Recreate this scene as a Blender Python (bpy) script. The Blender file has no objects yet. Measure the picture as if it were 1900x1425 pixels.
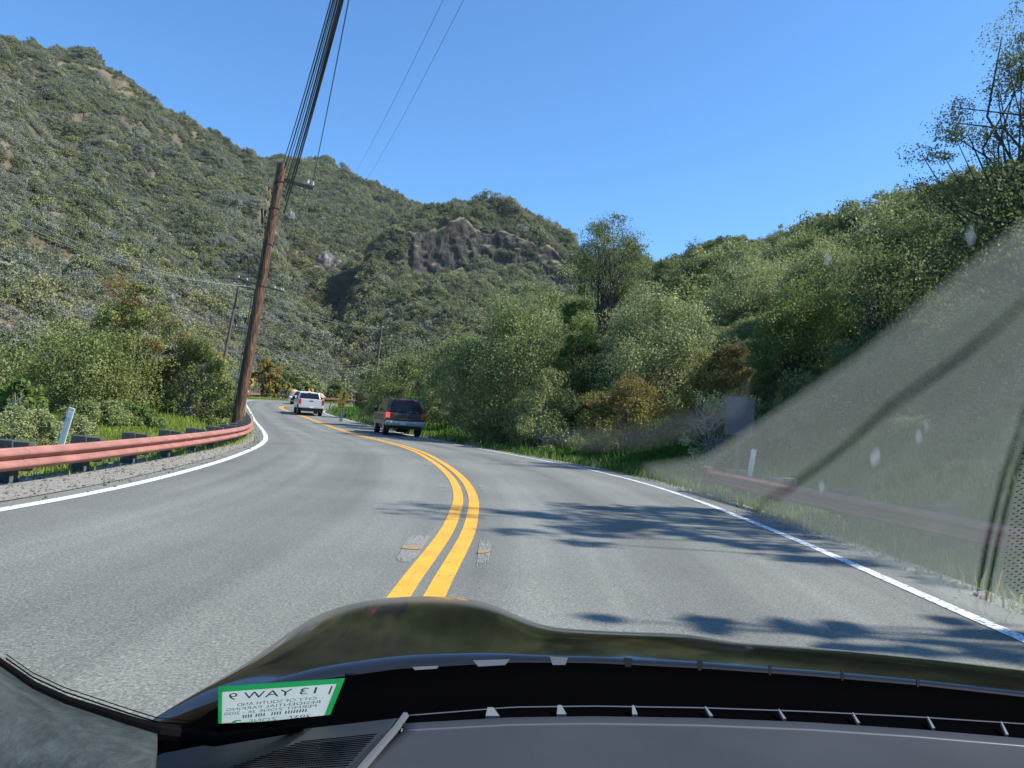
import bpy, bmesh, math
import numpy as np
from mathutils import Vector, Matrix

# ------------------------------------------------------------------ camera
F, CX, CY, H = 1400.0, 950.0, 712.5, 1.25
PITCH, ROLL = math.atan(65/1400.), math.atan(.07)
fw = np.array([0, math.cos(PITCH), math.sin(PITCH)])
r0 = np.array([1., 0, 0]); u0 = np.cross(r0, fw)
cr, sr = math.cos(ROLL), math.sin(ROLL)
rt = cr*r0 + sr*u0; up = -sr*r0 + cr*u0
scene = bpy.context.scene
COL = scene.collection
cd = bpy.data.cameras.new('camera'); cam = bpy.data.objects.new('camera', cd); COL.objects.link(cam)
cd.sensor_width = 36; cd.lens = 36*F/1900; cd.clip_start = .05; cd.clip_end = 6000
cam.matrix_world = Matrix(((rt[0], up[0], -fw[0], 0), (rt[1], up[1], -fw[1], 0), (rt[2], up[2], -fw[2], H), (0, 0, 0, 1)))
scene.camera = cam

# ------------------------------------------------------------------ sun, sky, exposure
SUN_EL, SUN_AZ = math.radians(45), math.radians(93)      # azimuth clockwise from +Y
sdir = Vector((math.sin(SUN_AZ)*math.cos(SUN_EL), math.cos(SUN_AZ)*math.cos(SUN_EL), math.sin(SUN_EL)))
sl = bpy.data.lights.new('sun', 'SUN'); sun = bpy.data.objects.new('sun', sl); COL.objects.link(sun)
sl.energy = 4.6; sl.angle = math.radians(.53); sl.color = (1, .95, .87)
sun.rotation_euler = (-sdir).to_track_quat('-Z', 'Y').to_euler()
w = bpy.data.worlds.new("World"); scene.world = w; w.use_nodes = True
wn = w.node_tree.nodes; wl = w.node_tree.links
bg = wn['Background']; sky = wn.new('ShaderNodeTexSky'); sky.sky_type = 'NISHITA'; sky.sun_disc = False
sky.sun_elevation = SUN_EL; sky.sun_rotation = SUN_AZ; sky.altitude = 100; sky.air_density = 1.0; sky.dust_density = .4; sky.ozone_density = 3.0
tint = wn.new('ShaderNodeVectorMath'); tint.operation = 'MULTIPLY'; tint.inputs[1].default_value = (.45, .76, 1.0)
wl.new(sky.outputs[0], tint.inputs[0]); wl.new(tint.outputs[0], bg.inputs[0]); bg.inputs[1].default_value = .13
scene.view_settings.view_transform = 'Standard'; scene.view_settings.look = 'None'
scene.view_settings.exposure = 0.85; scene.view_settings.gamma = 1
scene.render.engine = 'CYCLES'
scene.cycles.max_bounces = 6; scene.cycles.transparent_max_bounces = 12; scene.cycles.volume_bounces = 0
scene.cycles.diffuse_bounces = 3; scene.cycles.glossy_bounces = 3

def add_haze(dens):
    m = bpy.data.materials.new('air_haze'); m.use_nodes = True; n = m.node_tree.nodes; n.remove(n['Principled BSDF']); v = n.new('ShaderNodeVolumePrincipled')
    v.inputs['Color'].default_value = (.80, .88, 1, 1); v.inputs['Density'].default_value = dens; v.inputs['Anisotropy'].default_value = .2
    m.node_tree.links.new(v.outputs[0], n['Material Output'].inputs['Volume'])
    me = bpy.data.meshes.new('haze'); x, y0, y1, z0, z1 = 1550, -350, 2550, -8, 420
    me.from_pydata([(a, b, c) for c in (z0, z1) for b in (y0, y1) for a in (-x, x)], [], [(0, 2, 3, 1), (4, 5, 7, 6), (0, 1, 5, 4), (2, 6, 7, 3), (0, 4, 6, 2), (1, 3, 7, 5)])
    me.materials.append(m); o = bpy.data.objects.new('haze', me); COL.objects.link(o); o['kind'] = 'stuff'
# ------------------------------------------------------------------ helpers
def rayd(px, py): return fw + rt*((px-CX)/F) - up*((py-CY)/F)
def G(y):
    t = np.clip((np.asarray(y, float)-40)/70, 0, 1); return 1.7*t*t*(3-2*t)
def U(px, py, y):
    """the point on the sight line of a pixel at world depth y"""
    d = rayd(px, py); return np.array([0, 0, H]) + d*(y/d[1])
def sstep(a, b, x): t = np.clip((x-a)/(b-a), 0, 1); return t*t*(3-2*t)
def ground_pt(px, py, dz=0.):
    d = rayd(px, py); t = np.linspace(1, 250, 30000)
    P = np.outer(t, d) + [0, 0, H]; i = np.where(P[:, 2] < G(P[:, 1])+dz)[0]
    return P[i[0]]
def az_pt(px, py, r):
    d = rayd(px, py); k = r/math.hypot(d[0], d[1]); return np.array([0, 0, H]) + d*k

def tag(o, label=None, cat=None, group=None, kind=None):
    if label: o['label'] = label
    if cat: o['category'] = cat
    if group: o['group'] = group
    if kind: o['kind'] = kind
    return o
def empty(name, loc, label, cat, group=None, rz=0):
    o = bpy.data.objects.new(name, None); COL.objects.link(o); o.location = loc; o.rotation_euler = (0, 0, rz)
    o.empty_display_size = .2
    return tag(o, label, cat, group)
def link(name, me, mat=None, parent=None):
    o = bpy.data.objects.new(name, me); COL.objects.link(o)
    if mat is not None:
        for m in (mat if isinstance(mat, list) else [mat]): me.materials.append(m)
    if parent is not None: o.parent = parent
    return o
def mesh_np(name, V, Fc, smooth=False):
    """V (n,3), Fc (m,k) arrays -> mesh"""
    V = np.asarray(V, np.float32); Fc = np.asarray(Fc, np.int32); m, k = Fc.shape
    me = bpy.data.meshes.new(name); me.vertices.add(len(V)); me.vertices.foreach_set('co', V.ravel())
    me.loops.add(m*k); me.loops.foreach_set('vertex_index', Fc.ravel())
    me.polygons.add(m); me.polygons.foreach_set('loop_start', np.arange(0, m*k, k, dtype=np.int32))
    me.polygons.foreach_set('loop_total', np.full(m, k, np.int32))
    if smooth: me.polygons.foreach_set('use_smooth', np.ones(m, bool))
    me.update(calc_edges=True); me.validate(); return me
def mesh_py(name, V, Fc, smooth=False):
    me = bpy.data.meshes.new(name); me.from_pydata([tuple(map(float, v)) for v in V], [], [tuple(f) for f in Fc]); me.update()
    if smooth:
        for p in me.polygons: p.use_smooth = True
    return me
class MB:
    """collects boxes, prisms and tubes for one mesh"""
    def __init__(s): s.v = []; s.f = []
    def add(s, V, Fc):
        b = len(s.v); s.v += [tuple(map(float, p)) for p in V]; s.f += [tuple(i+b for i in f) for f in Fc]; return s
    def box(s, x0, x1, y0, y1, z0, z1):
        V = [(x, y, z) for z in (z0, z1) for y in (y0, y1) for x in (x0, x1)]
        return s.add(V, [(0, 2, 3, 1), (4, 5, 7, 6), (0, 1, 5, 4), (2, 6, 7, 3), (0, 4, 6, 2), (1, 3, 7, 5)])
    def hexa(s, V): # 4 bottom ccw, 4 top ccw
        return s.add(V, [(3, 2, 1, 0), (4, 5, 6, 7), (0, 1, 5, 4), (1, 2, 6, 5), (2, 3, 7, 6), (3, 0, 4, 7)])
    def tube(s, P, R, n=8, cap=True):
        P = [Vector(p) for p in P]; R = R if hasattr(R, '__len__') else [R]*len(P); rings = []
        for i, p in enumerate(P):
            t = (P[min(i+1, len(P)-1)]-P[max(i-1, 0)]).normalized()
            a = t.cross(Vector((0, 0, 1)) if abs(t.z) < .9 else Vector((1, 0, 0))).normalized(); b = t.cross(a)
            rings.append([p + (a*math.cos(k*2*math.pi/n)+b*math.sin(k*2*math.pi/n))*R[i] for k in range(n)])
        V = [q for r in rings for q in r]; Fc = []
        for i in range(len(P)-1):
            for k in range(n): Fc.append((i*n+k, i*n+(k+1) % n, (i+1)*n+(k+1) % n, (i+1)*n+k))
        if cap: Fc += [tuple(range(n-1, -1, -1)), tuple((len(P)-1)*n+k for k in range(n))]
        return s.add(V, Fc)
    def prism(s, poly, x0, x1):
        """polygon in (y,z) extruded along x"""
        n = len(poly); V = [(x0, y, z) for y, z in poly]+[(x1, y, z) for y, z in poly]
        return s.add(V, [tuple(range(n)), tuple(range(2*n-1, n-1, -1))]+[(i, i+n, (i+1) % n+n, (i+1) % n) for i in range(n)])
    def cyl_x(s, x0, x1, y, z, r, n=24):
        return s.tube([(x0, y, z), (x1, y, z)], r, n)
    def build(s, name, mat, parent=None, bevel=0, smooth=False, seg=2):
        me = mesh_py(name, s.v, s.f, smooth); bm = bmesh.new(); bm.from_mesh(me); bmesh.ops.recalc_face_normals(bm, faces=bm.faces)
        bm.to_mesh(me); bm.free()
        o = link(name, me, mat, parent)
        if bevel:
            m = o.modifiers.new('b', 'BEVEL'); m.width = bevel; m.segments = seg; m.limit_method = 'ANGLE'
            for p in me.polygons: p.use_smooth = True
            w_ = o.modifiers.new('w', 'WEIGHTED_NORMAL')
        return o

# ------------------------------------------------------------------ materials
def new_mat(name):
    m = bpy.data.materials.new(name); m.use_nodes = True; nt = m.node_tree
    return m, nt.nodes, nt.links, nt.nodes['Principled BSDF']
def plain(name, col, rough=.6, metal=0, spec=.5, noise=0, nscale=8., bump=0, bscale=40., coat=0, emit=None, es=0):
    m, n, l, p = new_mat(name)
    p.inputs['Base Color'].default_value = (*col, 1); p.inputs['Roughness'].default_value = rough
    p.inputs['Metallic'].default_value = metal; p.inputs['Specular IOR Level'].default_value = spec
    p.inputs['Coat Weight'].default_value = coat; p.inputs['Coat Roughness'].default_value = .05
    if emit: p.inputs['Emission Color'].default_value = (*emit, 1); p.inputs['Emission Strength'].default_value = es
    tc = n.new('ShaderNodeTexCoord')
    if noise:
        nz = n.new('ShaderNodeTexNoise'); nz.inputs['Scale'].default_value = nscale; nz.inputs['Detail'].default_value = 6
        l.new(tc.outputs['Object'], nz.inputs['Vector'])
        r = n.new('ShaderNodeMapRange'); r.inputs[1].default_value = .3; r.inputs[2].default_value = .7
        r.inputs[3].default_value = 1-noise; r.inputs[4].default_value = 1+noise; l.new(nz.outputs[0], r.inputs[0])
        mx = n.new('ShaderNodeVectorMath'); mx.operation = 'SCALE'; mx.inputs[0].default_value = col
        l.new(r.outputs[0], mx.inputs['Scale']); l.new(mx.outputs[0], p.inputs['Base Color'])
    if bump:
        nb = n.new('ShaderNodeTexNoise'); nb.inputs['Scale'].default_value = bscale; nb.inputs['Detail'].default_value = 4
        l.new(tc.outputs['Object'], nb.inputs['Vector']); b = n.new('ShaderNodeBump'); b.inputs['Strength'].default_value = bump
        b.inputs['Distance'].default_value = .02
        l.new(nb.outputs[0], b.inputs['Height']); l.new(b.outputs[0], p.inputs['Normal'])
    return m
def ramp(n, stops):
    r = n.new('ShaderNodeValToRGB'); e = r.color_ramp.elements
    while len(e) < len(stops): e.new(.5)
    for i, (t, c) in enumerate(stops): e[i].position = t; e[i].color = (*c, 1)
    return r
def leaf_mat(name, cols, rough=.45, trans=.35, patch=None, spec=.22):
    """leaves: random colour per leaf, slow patches over the ground, some light let through"""
    m, n, l, p = new_mat(name)
    g = n.new('ShaderNodeNewGeometry'); oi = n.new('ShaderNodeObjectInfo')
    nz = n.new('ShaderNodeTexNoise'); nz.inputs['Scale'].default_value = patch or .25; nz.inputs['Detail'].default_value = 3
    l.new(g.outputs['Position'], nz.inputs['Vector'])
    a = n.new('ShaderNodeMath'); a.operation = 'MULTIPLY'; a.inputs[1].default_value = .45; l.new(g.outputs['Random Per Island'], a.inputs[0])
    b = n.new('ShaderNodeMath'); b.operation = 'MULTIPLY_ADD'; b.inputs[1].default_value = .3; l.new(oi.outputs['Random'], b.inputs[0]); l.new(a.outputs[0], b.inputs[2])
    c = n.new('ShaderNodeMath'); c.operation = 'MULTIPLY_ADD'; c.inputs[1].default_value = 1.2; l.new(nz.outputs[0], c.inputs[0]); l.new(b.outputs[0], c.inputs[2])
    d = n.new('ShaderNodeMath'); d.operation = 'SUBTRACT'; d.inputs[1].default_value = .48; l.new(c.outputs[0], d.inputs[0])
    k = len(cols); r = ramp(n, [(i/(k-1), cc) for i, cc in enumerate(cols)]); l.new(d.outputs[0], r.inputs[0])
    l.new(r.outputs[0], p.inputs['Base Color']); p.inputs['Roughness'].default_value = rough; p.inputs['Specular IOR Level'].default_value = spec
    t = n.new('ShaderNodeBsdfTranslucent'); l.new(r.outputs[0], t.inputs[0])
    mx = n.new('ShaderNodeMixShader'); mx.inputs[0].default_value = trans+.08
    l.new(p.outputs[0], mx.inputs[1]); l.new(t.outputs[0], mx.inputs[2]); l.new(mx.outputs[0], n['Material Output'].inputs[0])
    return m

M = {}
M['steel'] = plain('galvanised_steel', (.20, .21, .21), .6, .4, noise=.1)
M['sign_back'] = plain('sign_back', (.085, .11, .14), .5, .5, noise=.15, nscale=3)
M['rail'] = plain('rail_paint', (.325, .15, .125), .65, 0, .3, noise=.2, nscale=2.6, bump=.3)
M['rail_dark'] = plain('rail_weathered', (.27, .105, .09), .75, 0, .25, noise=.15, nscale=2, bump=.15)
M['post_wood'] = plain('post_timber', (.05, .062, .06), .85, noise=.3, nscale=14, bump=.4)
M['white_post'] = plain('white_plastic', (.62, .68, .62), .5, noise=.05)
M['white_reflector'] = plain('white_reflector', (.7, .74, .74), .4)
M['sign_yellow'] = plain('sign_yellow', (.66, .38, .02), .5, noise=.12, nscale=4)
M['sign_black'] = plain('sign_black', (.012, .012, .012), .5)
M['wire'] = plain('wire_black', (.02, .022, .025), .5)
M['wire_pale'] = plain('wire_weathered_aluminium', (.20, .25, .23), .5, .3)
M['ceramic'] = plain('insulator_ceramic', (.5, .5, .48), .3)
M['rubber'] = plain('tyre_rubber', (.02, .02, .022), .8)
M['rim'] = plain('wheel_metal', (.3, .3, .31), .35, .8)
M['car_glass'] = plain('car_window_glass', (.012, .014, .018), .12, 0, .35)
M['car_black'] = plain('car_black_plastic', (.016, .016, .018), .5)
M['chrome'] = plain('bumper_metal', (.42, .41, .37), .45, .4)
M['suv_paint'] = plain('suv_paint', (.060, .052, .043), .4, .2, coat=.3)
M['suv_trim'] = plain('suv_lower_trim', (.22, .19, .14), .4, .3)
M['silver_paint'] = plain('silver_paint', (.58, .60, .62), .35, .35, coat=.6)
M['white_paint'] = plain('white_paint', (.78, .80, .80), .3, 0, coat=.7)
M['red_lens'] = plain('red_lens', (.45, .02, .015), .2, coat=.5)
M['red_lit'] = plain('red_lit_lens', (.6, .03, .02), .2, emit=(1, .10, .07), es=.5)
M['orange_lens'] = plain('orange_lens', (.65, .10, .03), .2, coat=.5)  # red lens with the sun's orange cast put into its colour
M['plate'] = plain('number_plate', (.6, .62, .6), .5)
M['bark'] = plain('bark', (.075, .062, .05), .9, noise=.3, nscale=10, bump=.5)
M['bark_pale'] = plain('pale_bark', (.24, .23, .21), .9, noise=.3, nscale=10, bump=.5)
M['boulder'] = plain('tan_boulder', (.42, .33, .20), .9, noise=.25, nscale=1.5, bump=.6, bscale=6)
M['leaf_oak'] = leaf_mat('oak_leaf', [(0.05, 0.068, 0.026), (0.097, 0.131, 0.048), (0.172, 0.213, 0.075), (0.276, 0.312, 0.119)], .6, .3, .6, spec=.25)
M['leaf_green'] = leaf_mat('shrub_leaf', [(0.09, 0.114, 0.045), (0.167, 0.204, 0.075), (0.27, 0.31, 0.119), (0.386, 0.413, 0.181)], .5, .3, .4)
M['leaf_bright'] = leaf_mat('bright_leaf', [(.07, .12, .03), (.12, .19, .05), (.19, .26, .07), (.25, .28, .08)], .5, .4, .4)
M['leaf_grey'] = leaf_mat('grey_leaf', [(0.171, 0.201, 0.088), (0.267, 0.303, 0.133), (0.366, 0.405, 0.175), (0.536, 0.554, 0.281)], .6, .25, .4)
M['leaf_brown'] = leaf_mat('brown_leaf', [(0.099, 0.077, 0.033), (0.199, 0.155, 0.05), (0.269, 0.264, 0.074), (0.305, 0.352, 0.099)], .6, .3, .5)
M['leaf_toyon'] = leaf_mat('toyon_leaf', [(0.083, 0.108, 0.033), (0.165, 0.204, 0.066), (0.289, 0.329, 0.106), (0.495, 0.518, 0.185)], .6, .3, .6, spec=.25)
M['leaf_red'] = leaf_mat('red_leaf', [(.18, .08, .03), (.30, .10, .04), (.38, .17, .05), (.30, .24, .07)], .5, .4, .8)
M['leaf_yellow'] = leaf_mat('yellow_leaf', [(.12, .12, .03), (.24, .22, .05), (.34, .28, .07), (.40, .20, .05)], .5, .4, .8)
M['ch_green'] = leaf_mat('chaparral_green', [(0.083, 0.1, 0.056), (0.132, 0.155, 0.079), (0.208, 0.223, 0.115), (0.289, 0.287, 0.161)], .6, .2, .02)
M['ch_grey'] = leaf_mat('chaparral_grey', [(0.145, 0.164, 0.112), (0.205, 0.223, 0.167), (0.273, 0.283, 0.22), (0.36, 0.36, 0.288)], .7, .15, .03)
M['ch_olive'] = leaf_mat('chaparral_olive', [(0.151, 0.169, 0.076), (0.241, 0.261, 0.111), (0.327, 0.328, 0.149), (0.392, 0.339, 0.2)], .6, .2, .025)
M['grass_blade'] = leaf_mat('grass_blade', [(0.097, 0.156, 0.024), (0.179, 0.259, 0.043), (0.275, 0.35, 0.061), (0.358, 0.389, 0.097)], .6, .45, .3)
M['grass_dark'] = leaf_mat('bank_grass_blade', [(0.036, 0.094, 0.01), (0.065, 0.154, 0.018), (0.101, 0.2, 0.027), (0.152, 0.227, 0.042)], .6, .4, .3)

def ground_mat():
    m, n, l, p = new_mat('earth'); g = n.new('ShaderNodeNewGeometry')
    nz = n.new('ShaderNodeTexNoise'); nz.inputs['Scale'].default_value = .5; nz.inputs['Detail'].default_value = 8; l.new(g.outputs['Position'], nz.inputs['Vector'])
    r = ramp(n, [(.3, (.07, .10, .025)), (.5, (.11, .14, .04)), (.65, (.16, .15, .07)), (.8, (.2, .17, .11))]); l.new(nz.outputs[0], r.inputs[0])
    l.new(r.outputs[0], p.inputs['Base Color']); p.inputs['Roughness'].default_value = .95
    n2 = n.new('ShaderNodeTexNoise'); n2.inputs['Scale'].default_value = 12; n2.inputs['Detail'].default_value = 6; l.new(g.outputs['Position'], n2.inputs['Vector'])
    b = n.new('ShaderNodeBump'); b.inputs['Strength'].default_value = .8; b.inputs['Distance'].default_value = .08; l.new(n2.outputs[0], b.inputs['Height']); l.new(b.outputs[0], p.inputs['Normal'])
    return m
M['earth'] = ground_mat()
def hill_mat(name, soil, rock1, rock2, steep=(.42, .6)):
    m, n, l, p = new_mat(name); g = n.new('ShaderNodeNewGeometry')
    sx = n.new('ShaderNodeSeparateXYZ'); l.new(g.outputs['Normal'], sx.inputs[0])
    mr = n.new('ShaderNodeMapRange'); mr.inputs[1].default_value = steep[0]; mr.inputs[2].default_value = steep[1]; mr.inputs[3].default_value = 1; mr.inputs[4].default_value = 0
    l.new(sx.outputs[2], mr.inputs[0])
    mp = n.new('ShaderNodeMapping'); mp.inputs['Scale'].default_value = (1, 1, .45); l.new(g.outputs['Position'], mp.inputs[0])
    nz = n.new('ShaderNodeTexNoise'); nz.inputs['Scale'].default_value = .22; nz.inputs['Detail'].default_value = 10; nz.inputs['Roughness'].default_value = .7; l.new(mp.outputs[0], nz.inputs['Vector'])
    r = ramp(n, [(.35, rock1), (.65, rock2)]); l.new(nz.outputs[0], r.inputs[0])
    n2 = n.new('ShaderNodeTexNoise'); n2.inputs['Scale'].default_value = .12; n2.inputs['Detail'].default_value = 8; l.new(g.outputs['Position'], n2.inputs['Vector'])
    r2 = ramp(n, [(.35, tuple(c*.6 for c in soil)), (.65, soil)]); l.new(n2.outputs[0], r2.inputs[0])
    mx = n.new('ShaderNodeMix'); mx.data_type = 'RGBA'; l.new(mr.outputs[0], mx.inputs[0]); l.new(r2.outputs[0], mx.inputs[6]); l.new(r.outputs[0], mx.inputs[7])
    l.new(mx.outputs[2], p.inputs['Base Color']); p.inputs['Roughness'].default_value = .95; p.inputs['Specular IOR Level'].default_value = .2
    b = n.new('ShaderNodeBump'); b.inputs['Strength'].default_value = 1; b.inputs['Distance'].default_value = 3; l.new(nz.outputs[0], b.inputs['Height']); l.new(b.outputs[0], p.inputs['Normal'])
    return m
M['hill'] = hill_mat('hill_soil', (.25, .21, .13), (.024, .023, .020), (.10, .094, .080))
M['rock'] = hill_mat('pale_rock', (.25, .23, .22), (.08, .075, .075), (.30, .28, .265), (.9, .99))
M['rock_brown'] = hill_mat('brown_rock', (.30, .22, .16), (.10, .08, .06), (.30, .22, .17), (.9, .99))

def asphalt():
    m, n, l, p = new_mat('asphalt'); tc = n.new('ShaderNodeTexCoord'); g = n.new('ShaderNodeNewGeometry')
    uv = n.new('ShaderNodeSeparateXYZ'); l.new(tc.outputs['UV'], uv.inputs[0])
    big = n.new('ShaderNodeTexNoise'); big.inputs['Scale'].default_value = .35; big.inputs['Detail'].default_value = 5; l.new(g.outputs['Position'], big.inputs['Vector'])
    fine = n.new('ShaderNodeTexNoise'); fine.inputs['Scale'].default_value = 55; fine.inputs['Detail'].default_value = 3; fine.inputs['Roughness'].default_value = .8; l.new(g.outputs['Position'], fine.inputs['Vector'])
    vor = n.new('ShaderNodeTexVoronoi'); vor.inputs['Scale'].default_value = 75; l.new(g.outputs['Position'], vor.inputs['Vector'])
    # wheel tracks polished lighter / oil line darker
    def wave(freq, ph):
        a = n.new('ShaderNodeMath'); a.operation = 'MULTIPLY_ADD'; a.inputs[1].default_value = freq; a.inputs[2].default_value = ph; l.new(uv.outputs[0], a.inputs[0])
        b = n.new('ShaderNodeMath'); b.operation = 'COSINE'; l.new(a.outputs[0], b.inputs[0]); return b
    wv = wave(2*math.pi/2.05, .5)
    r = ramp(n, [(.3, (.130, .134, .116)), (.7, (.172, .176, .155))]); l.new(big.outputs[0], r.inputs[0])
    st = n.new('ShaderNodeTexNoise'); st.inputs['Scale'].default_value = 1; st.inputs['Detail'].default_value = 4
    mp = n.new('ShaderNodeMapping'); mp.inputs['Scale'].default_value = (2.2, .06, 1); l.new(tc.outputs['UV'], mp.inputs[0]); l.new(mp.outputs[0], st.inputs['Vector'])
    def mul(a_, lo, hi, i0=0., i1=1.):
        q = n.new('ShaderNodeMapRange'); q.inputs[1].default_value = i0; q.inputs[2].default_value = i1; q.inputs[3].default_value = lo; q.inputs[4].default_value = hi; l.new(a_, q.inputs[0]); return q
    f1 = mul(wv.outputs[0], .90, 1.08, -1, 1); f2 = mul(st.outputs[0], .84, 1.16, .3, .7); f3 = mul(fine.outputs[0], .45, 1.55, .3, .7); f4 = mul(vor.outputs['Color'], .72, 1.35)
    wp = n.new('ShaderNodeTexNoise'); wp.inputs['Scale'].default_value = 1.5; wp.inputs['Detail'].default_value = 5; l.new(g.outputs['Position'], wp.inputs['Vector'])
    wa = n.new('ShaderNodeVectorMath'); wa.operation = 'MULTIPLY_ADD'; wa.inputs[1].default_value = (.9, .9, .9); l.new(wp.outputs['Color'], wa.inputs[0]); l.new(g.outputs['Position'], wa.inputs[2])
    ck = n.new('ShaderNodeTexVoronoi'); ck.feature = 'DISTANCE_TO_EDGE'; ck.inputs['Scale'].default_value = .42; l.new(wa.outputs[0], ck.inputs['Vector'])
    f5 = mul(ck.outputs['Distance'], .55, 1.0, .0, .012)
    cm = n.new('ShaderNodeMath'); cm.operation = 'GREATER_THAN'; cm.inputs[1].default_value = .44; l.new(big.outputs[0], cm.inputs[0])
    f6 = n.new('ShaderNodeMath'); f6.operation = 'MAXIMUM'; l.new(f5.outputs[0], f6.inputs[0]); l.new(cm.outputs[0], f6.inputs[1])
    cur = r.outputs[0]
    for q in (f1, f2, f3, f4):
        v = n.new('ShaderNodeVectorMath'); v.operation = 'SCALE'; l.new(cur, v.inputs[0]); l.new(q.outputs[0], v.inputs['Scale']); cur = v.outputs[0]
    l.new(cur, p.inputs['Base Color']); p.inputs['Roughness'].default_value = .75; p.inputs['Specular IOR Level'].default_value = .45
    b = n.new('ShaderNodeBump'); b.inputs['Strength'].default_value = .55; b.inputs['Distance'].default_value = .008; l.new(fine.outputs[0], b.inputs['Height']); l.new(b.outputs[0], p.inputs['Normal'])
    return m
M['asphalt'] = asphalt()
def paint(name, col, worn):
    m, n, l, p = new_mat(name); g = n.new('ShaderNodeNewGeometry')
    nz = n.new('ShaderNodeTexNoise'); nz.inputs['Scale'].default_value = 22; nz.inputs['Detail'].default_value = 8; nz.inputs['Roughness'].default_value = .75; l.new(g.outputs['Position'], nz.inputs['Vector'])
    r = ramp(n, [(.5-worn, (.16, .16, .15)), (.52-worn*.6, col)]); l.new(nz.outputs[0], r.inputs[0])
    n2 = n.new('ShaderNodeTexNoise'); n2.inputs['Scale'].default_value = 3; n2.inputs['Detail'].default_value = 4; l.new(g.outputs['Position'], n2.inputs['Vector'])
    q = n.new('ShaderNodeMapRange'); q.inputs[1].default_value = .3; q.inputs[2].default_value = .7; q.inputs[3].default_value = .86; q.inputs[4].default_value = 1.05; l.new(n2.outputs[0], q.inputs[0])
    v = n.new('ShaderNodeVectorMath'); v.operation = 'SCALE'; l.new(r.outputs[0], v.inputs[0]); l.new(q.outputs[0], v.inputs['Scale'])
    l.new(v.outputs[0], p.inputs['Base Color']); p.inputs['Roughness'].default_value = .65
    b = n.new('ShaderNodeBump'); b.inputs['Strength'].default_value = .4; b.inputs['Distance'].default_value = .006; l.new(nz.outputs[0], b.inputs['Height']); l.new(b.outputs[0], p.inputs['Normal'])
    return m
M['yellow'] = paint('yellow_road_paint', (.70, .36, .03), .13)
M['white'] = paint('white_road_paint', (.68, .72, .70), .14)
M['white_worn'] = paint('worn_white_road_paint', (.72, .76, .76), .06)
M['gravel'] = plain('gravel_shoulder', (.25, .238, .205), .95, noise=.35, nscale=18, bump=1, bscale=60)
M['scar'] = plain('ground_off_asphalt', (.26, .265, .24), .9, noise=.6, nscale=45, bump=1, bscale=50)
M['ochre'] = plain('marker_glue', (.30, .19, .08), .8, noise=.3, nscale=40)

# ------------------------------------------------------------------ road lines (plan view, metres)
CL = np.array([(-.2, -12), (-.42, -4), (-.52, 0), (-.56, 3), (-.55, 5.3), (-.5, 6.8), (-.47, 8), (-.48, 9), (-.51, 10), (-.54, 11.1), (-.68, 12.8), (-.90, 14.7), (-1.25, 16.9), (-1.8, 19.8), (-2.7, 23.8), (-3.75, 27.3),
      (-4.9, 30.2), (-6.5, 34.1), (-8.35, 39.2), (-10.9, 46.2), (-14.4, 55.2), (-17.4, 62), (-20.6, 69), (-22.7, 74.5), (-23.4, 79), (-22.6, 84), (-19, 89), (-12, 92.8), (-4, 95.5), (8, 98), (25, 100), (50, 98)])
LE = np.array([(-5.3, -12), (-5.15, -4), (-5.05, 0), (-4.98, 4), (-4.96, 7.6), (-4.95, 8.6), (-5.03, 10.2), (-5.28, 12.4), (-5.72, 15.3), (-6.25, 18), (-7.0, 21.5), (-8.3, 26.1), (-10.2, 31.6), (-12.7, 38.6), (-15.9, 47.3),
      (-20.5, 60), (-24.7, 71), (-29, 82.5), (-30.6, 90), (-29.6, 96), (-25, 99.7), (-14, 102.5), (0, 104.5), (25, 106), (50, 105)])
RE = np.array([(3.4, -12), (3.5, -4), (3.55, 0), (3.58, 5.3), (3.62, 7), (3.66, 9.1), (3.62, 11.3), (3.55, 13.9), (3.2, 17.3), (2.4, 20.8), (1.0, 24.6), (-.7, 28.9), (-2.2, 32.3), (-4.1, 37.4), (-6.7, 44.5), (-9.7, 52.2), (-13.4, 60.5), (-16, 66),
      (-17.8, 72), (-18.5, 78), (-17.2, 83), (-12, 88), (-4, 91), (8, 93), (25, 94), (50, 92)])
def resample(P, n):
    P = np.asarray(P, float)
    for _ in range(2):      # Chaikin rounding
        Q = [P[0]]
        for a, b in zip(P[:-1], P[1:]): Q += [a*.75+b*.25, a*.25+b*.75]
        P = np.array(Q+[P[-1]])
    s = np.r_[0, np.cumsum(np.hypot(*np.diff(P, axis=0).T))]; t = np.linspace(0, s[-1], n)
    return np.stack([np.interp(t, s, P[:, 0]), np.interp(t, s, P[:, 1])], 1), t
def normals(P):
    t = np.gradient(P, axis=0); t /= np.linalg.norm(t, axis=1)[:, None]; return np.stack([t[:, 1], -t[:, 0]], 1)  # right-hand side
NR = 260
cl, cs = resample(CL, NR); le, ls = resample(LE, NR); re_, rs = resample(RE, NR)
def strip(name, A, B, z, mat, cols=2, kind='structure', uvx=None):
    n = len(A); V = []; UVs = []
    s = np.r_[0, np.cumsum(np.hypot(*np.diff((A+B)/2, axis=0).T))]
    for i in range(n):
        for j in range(cols):
            q = A[i]*(1-j/(cols-1))+B[i]*(j/(cols-1)); V.append((q[0], q[1], G(q[1])+z)); UVs.append((j/(cols-1), s[i]))
    Fc = [(i*cols+j, i*cols+j+1, (i+1)*cols+j+1, (i+1)*cols+j) for i in range(n-1) for j in range(cols-1)]
    me = mesh_np(name, V, Fc, True); uv = me.uv_layers.new()
    wdt = float(np.linalg.norm(A[0]-B[0])); idx = np.zeros(len(me.loops), np.int32); me.loops.foreach_get('vertex_index', idx)
    UVs = np.array(UVs); UVs[:, 0] *= wdt; uv.data.foreach_set('uv', UVs[idx].astype(np.float32).ravel())
    o = link(name, me, mat); tag(o, kind=kind); return o
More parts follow.
